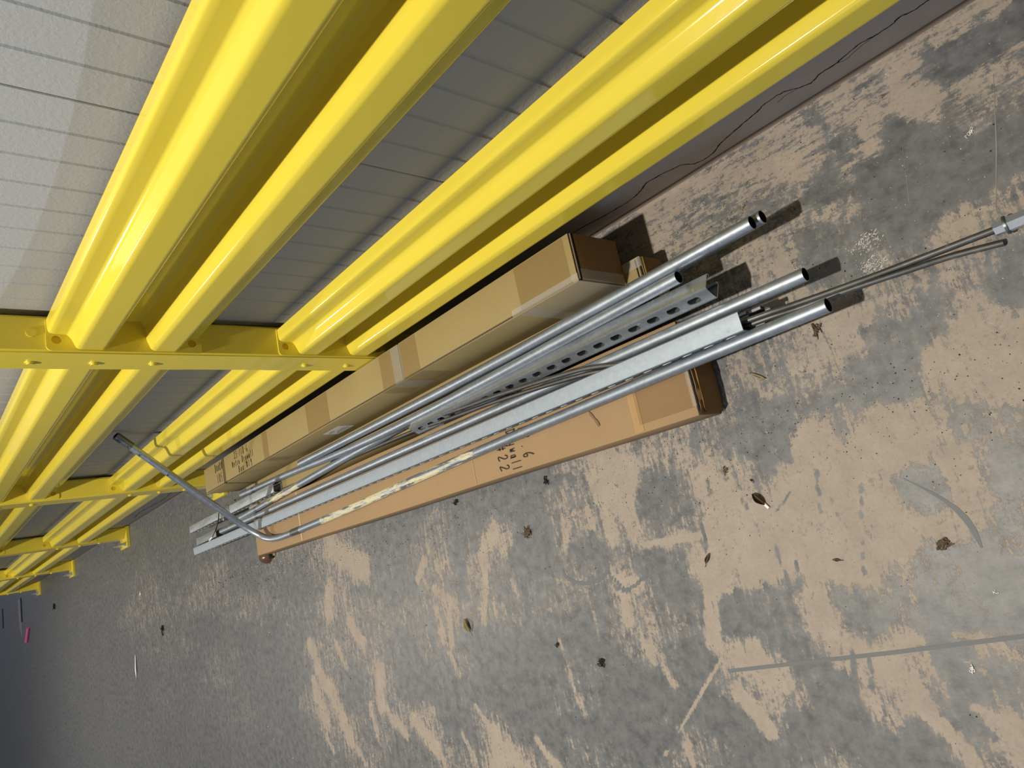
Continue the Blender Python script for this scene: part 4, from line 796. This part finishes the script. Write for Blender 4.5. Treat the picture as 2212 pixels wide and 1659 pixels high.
# ------------------------------------------------------------------ threaded rods
def threaded(path, r, label, pitch=0.0026):
    p = resample(catmull(path, 12), pitch / 2); vs, fs = tube_geo(p, r, 10, None, lambda i: r if i % 2 else r - 0.0013)
    root = empty('threaded_rod', tuple(path[0])); o = mesh('thread', [V(v) - V(path[0]) for v in vs], fs, M_rod, root, True); tag(root, label, 'threaded rod', 'steel threaded rods'); return root
r1 = threaded([(0.305, 0.459, 0.0215), (0.471, 0.460, 0.040), (0.571, 0.462, 0.062), (0.682, 0.463, 0.088), (0.782, 0.4625, 0.116), (1.00, 0.4605, 0.127), (1.16, 0.444, 0.133), (1.318, 0.413, 0.1385), (1.62, 0.387, 0.150), (1.865, 0.372, 0.1545), (2.15, 0.349, 0.140), (2.33, 0.3345, 0.112), (2.9, 0.33, 0.108)], 0.0076, 'threaded rod ending in a hex nut and coupling at the photo\'s right edge')
base = V((0.305, 0.459, 0.0215)); d = V((-0.23, -0.002, 0.0)).normalized()
def hexbar(nm, a, b, rad, mat, parent, sides=6):
    c = (V(a) + V(b)) / 2; return cyl(nm, c, V(b) - V(a), rad, (V(b) - V(a)).length, mat, parent, sides, 0.0008)
hexbar('hex_nut', d * -0.004, d * 0.014, 0.0135, M_zinc, r1); hexbar('washer', d * 0.014, d * 0.0185, 0.0185, M_zincdark, r1, 24); hexbar('coupling_nut', d * 0.0185, d * 0.17, 0.0155, M_zinc, r1)
threaded([(0.305, 0.486, 0.0085), (0.394, 0.476, 0.022), (0.473, 0.474, 0.040), (0.573, 0.472, 0.062), (0.685, 0.473, 0.085), (0.782, 0.472, 0.108), (1.00, 0.470, 0.113), (1.16, 0.4585, 0.116), (1.30, 0.4305, 0.1345), (1.66, 0.3985, 0.1375), (1.95, 0.384, 0.1430), (2.2, 0.366, 0.130), (2.6, 0.352, 0.1075), (3.2, 0.350, 0.1068), (3.66, 0.3365, 0.107), (3.74, 0.296, 0.1068), (3.86, 0.263, 0.1068)], 0.0070, 'plain-ended threaded rod beside the coupled one, curling into a hook at its far end')

# wire lying over the far ends
wr = sub_wire = None
p = resample(catmull([(4.25, 0.292, 0.1465), (4.27, 0.33, 0.150), (4.30, 0.375, 0.150), (4.36, 0.41, 0.1485), (4.42, 0.44, 0.1485)], 8), 0.01)
wr = empty('twisted_wire', tuple(p[0])); tag(wr, 'black twist of wire with a white tip across the far ends of the channels', 'wire')
vs, fs = tube_geo(p, 0.0028, 8); mesh('wire', [v - p[0] for v in vs], fs, M_dark, wr, True)
q = [p[-1], p[-1] + V((0.035, 0.006, 0.0005)), p[-1] + V((0.06, 0.012, 0.0))]; vs, fs = tube_geo(q, 0.0055, 8); mesh('tip', [v - p[0] for v in vs], fs, M_white, wr, True)

# ------------------------------------------------------------------ debris
def leaf(loc, L, Wd, curl, rz, mat, label, name='dry_leaf', stem=True):
    root = empty(name, loc, rz); vs, fs = [], []; n, m = 12, 6
    for i in range(n + 1):
        t = i / n; wdt = Wd * math.sin(math.pi * min(1, t * 0.93 + 0.04)) ** 0.8
        for j in range(m + 1):
            u = j / m * 2 - 1
            vs.append(((t - 0.5) * L, u * wdt / 2 * math.cos(curl * abs(u)), 0.0008 + abs(u) * wdt / 2 * math.sin(curl * abs(u) * 1.2) + 0.12 * L * (2 * t - 1) ** 2 * curl * 0.5 + 0.0012 * math.sin(9 * t + 4 * u) + 0.0012))
    for i in range(n):
        for j in range(m): a = i * (m + 1) + j; fs.append((a, a + 1, a + m + 2, a + m + 1))
    o = mesh('blade', vs, fs, mat, root, True); s = o.modifiers.new('thick', 'SOLIDIFY'); s.thickness = 0.0004
    if stem:
        vv, ff = tube_geo([V((L / 2, 0, 0.002)), V((L * 0.62, L * 0.05, 0.003)), V((L * 0.8, L * 0.02, 0.002))], 0.0006, 6); mesh('stem', vv, ff, M_dark, root, True)
    return tag(root, label, 'leaf')
def clump(loc, r, rz, mat, label, el=1.0, n=9, name='debris_clump', cat='debris'):
    bm = bmesh.new()
    for k in range(n):
        a = random.uniform(0, 6.28); d_ = random.uniform(0, 0.75) * r; c = V((d_ * math.cos(a) * el, d_ * math.sin(a), 0))
        q = [c + V((random.uniform(-.5, .5) * r * 1.3 * el, random.uniform(-.5, .5) * r * 1.1, random.uniform(0.0003, 0.45 * r))) for _ in range(4)]
        vv, ff = tube_geo(catmull(q, 3), r * random.uniform(0.05, 0.13), 5)
        bb = [bm.verts.new(v if v.z > 0.0002 else V((v.x, v.y, 0.0002))) for v in vv]
        for f in ff: bm.faces.new([bb[i] for i in f])
    o = from_bm(name, bm, mat, None, 50); o.location = loc; o.rotation_euler = (0, 0, rz); return tag(o, label, cat)
leaf((0.958, 0.862, 0), 0.040, 0.038, 1.3, 2.2, M_leaf, 'crumpled dry leaf with a white tip on the bare tan patch')
o = box('white_tip', (0.017, -0.0032, 0.002), (0.032, 0.0032, 0.006), M_white, None); o.parent = bpy.data.objects['dry_leaf']
clump((0.588, 1.025, 0), 0.011, 0.5, M_leaf, 'elongated crumb of dried leaf far right of the tan floor patch', 2.0, 16)
leaf((1.150, 0.984, 0), 0.032, 0.016, 1.1, 0.9, M_leaf, 'curled brown leaf left of the tan patch, below the brown box corner')
leaf((0.812, 1.028, 0), 0.018, 0.010, 1.0, 2.9, M_leaf, 'small thin-stemmed brown leaf in the middle of the tan patch')
clump((1.616, 1.237, 0), 0.015, 1.0, M_dark, 'dark round clump of debris on the grey floor, bottom middle', 1.0, 14)
clump((1.795, 1.180, 0), 0.009, 0.3, M_dark, 'small dark clump up and left of the round one at bottom middle', 1.0, 8)
clump((1.824, 0.812, 0), 0.018, 0.8, M_leaf, 'loose brown clump of leaf on the floor below the box marking #22', 1.2, 16)
leaf((2.252, 1.095, 0), 0.052, 0.034, 0.9, 1.9, M_leaf2, 'pale tan curled leaf alone on the grey floor')
clump((2.189, 0.650, 0), 0.014, 0.2, M_dark, 'black tuft of dirt against the aisle side of the brown box', 1.2, 10)
clump((1.684, 0.668, 0), 0.012, 2.0, M_dark, 'dark speckled tuft just off the brown box near its #22 marking', 1.3, 10)
leaf((0.872, 0.572, 0), 0.046, 0.010, 0.8, -0.62, M_leaf2, 'slim grey-brown seed pod on the floor beyond the near end of the brown box', 'seed_pod', False)
clump((0.700, 0.520, 0), 0.013, 1.4, M_leaf, 'broken twig and leaf beside the mouth of the bent conduit', 1.6, 10, 'twig', 'twig')
clump((0.609, 1.267, 0), 0.008, 0.2, M_white, 'whitish crumb near the bottom right of the floor', 1.1, 7)
clump((0.522, 1.126, 0), 0.005, 0.2, M_white, 'tiny white chip near the right edge of the floor', 1.1, 6, 'paint_chip', 'chip')
clump((0.293, 0.252, 0), 0.007, 0.8, M_white, 'white paint chip on the dark floor, upper right', 1.4, 7, 'paint_chip', 'chip')
clump((0.785, 0.160, 0.0), 0.008, 0.2, M_leaf2, 'ring-shaped crumb above the mouths of the paired conduits', 1.0, 9)
o = leaf((7.07, 1.182, 0), 0.20, 0.030, 0.5, 1.4, M_white, 'white paper sliver on the far grey floor, lower left', 'paper_scrap', False); o['category'] = 'scrap'
clump((6.19, 0.92, 0), 0.035, 1.2, M_dark, 'dark chip on the far floor between the paper sliver and the boxes', 1.3, 6)
clump((6.74, 0.601, 0), 0.02, 1.2, M_white, 'white chip on the far floor, below the third guard post', 1.1, 6, 'paint_chip', 'chip')
pk = cyl('chalk_stick', (13.1, 0.655, 0.02), (1, 0.75, 0), 0.02, 0.32, M_pink, None, 12, 0.003); tag(pk, 'stick of pink chalk on the far floor, lower left', 'chalk')
clump((10.8, 0.403, 0), 0.05, 0.5, M_dark, 'dark triangular scrap on the floor between the last two posts', 1.2, 6, 'rubber_scrap', 'scrap')
clump((0.963, 0.815, 0), 0.006, 0.2, M_dark, 'dark crumb just above the white-tipped leaf', 1.2, 7)
clump((1.03, 0.775, 0), 0.010, 0.9, M_leaf, 'wiry brown tuft between the brown box corner and the white-tipped leaf', 1.2, 9)

# grit: countless crumbs, white and dark, thickest beside the boxes
def grit(name, n, mat, label, size, dens):
    bm_v, bm_f = [], []
    cnt = 0
    while cnt < n:
        x, y = random.choice(dens)()
        if -0.02 < y < 0.0: continue
        if y < 0.012: continue
        if 0.97 < x < 4.0 and 0.16 < y < 0.645: continue
        if 2.05 < x < 2.32 and y < 0.19: continue
        s = size * random.uniform(0.4, 1.5) * (1 + 0.25 * max(0, x - 1.5)); a = random.uniform(0, 6.28); ca, sa = math.cos(a) * s, math.sin(a) * s * random.uniform(0.4, 1)
        b = len(bm_v); bm_v += [(x + ca, y + sa, 0.0001), (x - sa, y + ca, 0.0001), (x - ca * 0.7, y - sa, 0.0001), (x + sa * 0.2, y, s * 0.9 + 0.0003)]
        bm_f += [(b, b + 1, b + 3), (b + 1, b + 2, b + 3), (b + 2, b, b + 3), (b, b + 2, b + 1)]; cnt += 1
    o = mesh(name, bm_v, bm_f, mat); return tag(o, label, 'grit', kind='stuff')
g1 = lambda: (random.gauss(0.75, 0.30), random.gauss(0.40, 0.22))
g2 = lambda: (random.uniform(0.0, 5.0), 0.64 + abs(random.gauss(0, 0.10)))
g3 = lambda: (random.uniform(0.0, 4.5), random.uniform(0.02, 1.7))
g4 = lambda: (random.gauss(0.9, 0.4), 0.66 + abs(random.gauss(0, 0.18)))
grit('white_grit', 2600, M_white, 'fine white crumbs scattered over the floor, thickest by the boxes', 0.0013, [g1, g1, g1, g2, g3, g4])
grit('dark_grit', 1500, M_dark, 'fine dark crumbs scattered on the floor along the brown box', 0.0019, [g2, g2, g3, g4, g1])
# white powder scuffs
for cx, cy in ((0.541, 0.372), (0.543, 0.427)):
    bm_v, bm_f = [], []
    for _ in range(170):
        x, y = cx + random.gauss(0, 0.016), cy + random.gauss(0, 0.011); s = random.uniform(0.0003, 0.0013); a = random.gauss(0.6, 0.4); L_ = random.uniform(1, 5)
        c_, s_ = math.cos(a) * s * L_, math.sin(a) * s * L_; b = len(bm_v)
        bm_v += [(x - c_, y - s_, 0.0005), (x + s_ / L_, y - c_ / L_, 0.0005), (x + c_, y + s_, 0.0005), (x - s_ / L_, y + c_ / L_, 0.0005)]; bm_f.append((b, b + 1, b + 2, b + 3))
    o = mesh('powder_smear', bm_v, bm_f, M_powder, floor); o['kind'] = 'stuff'
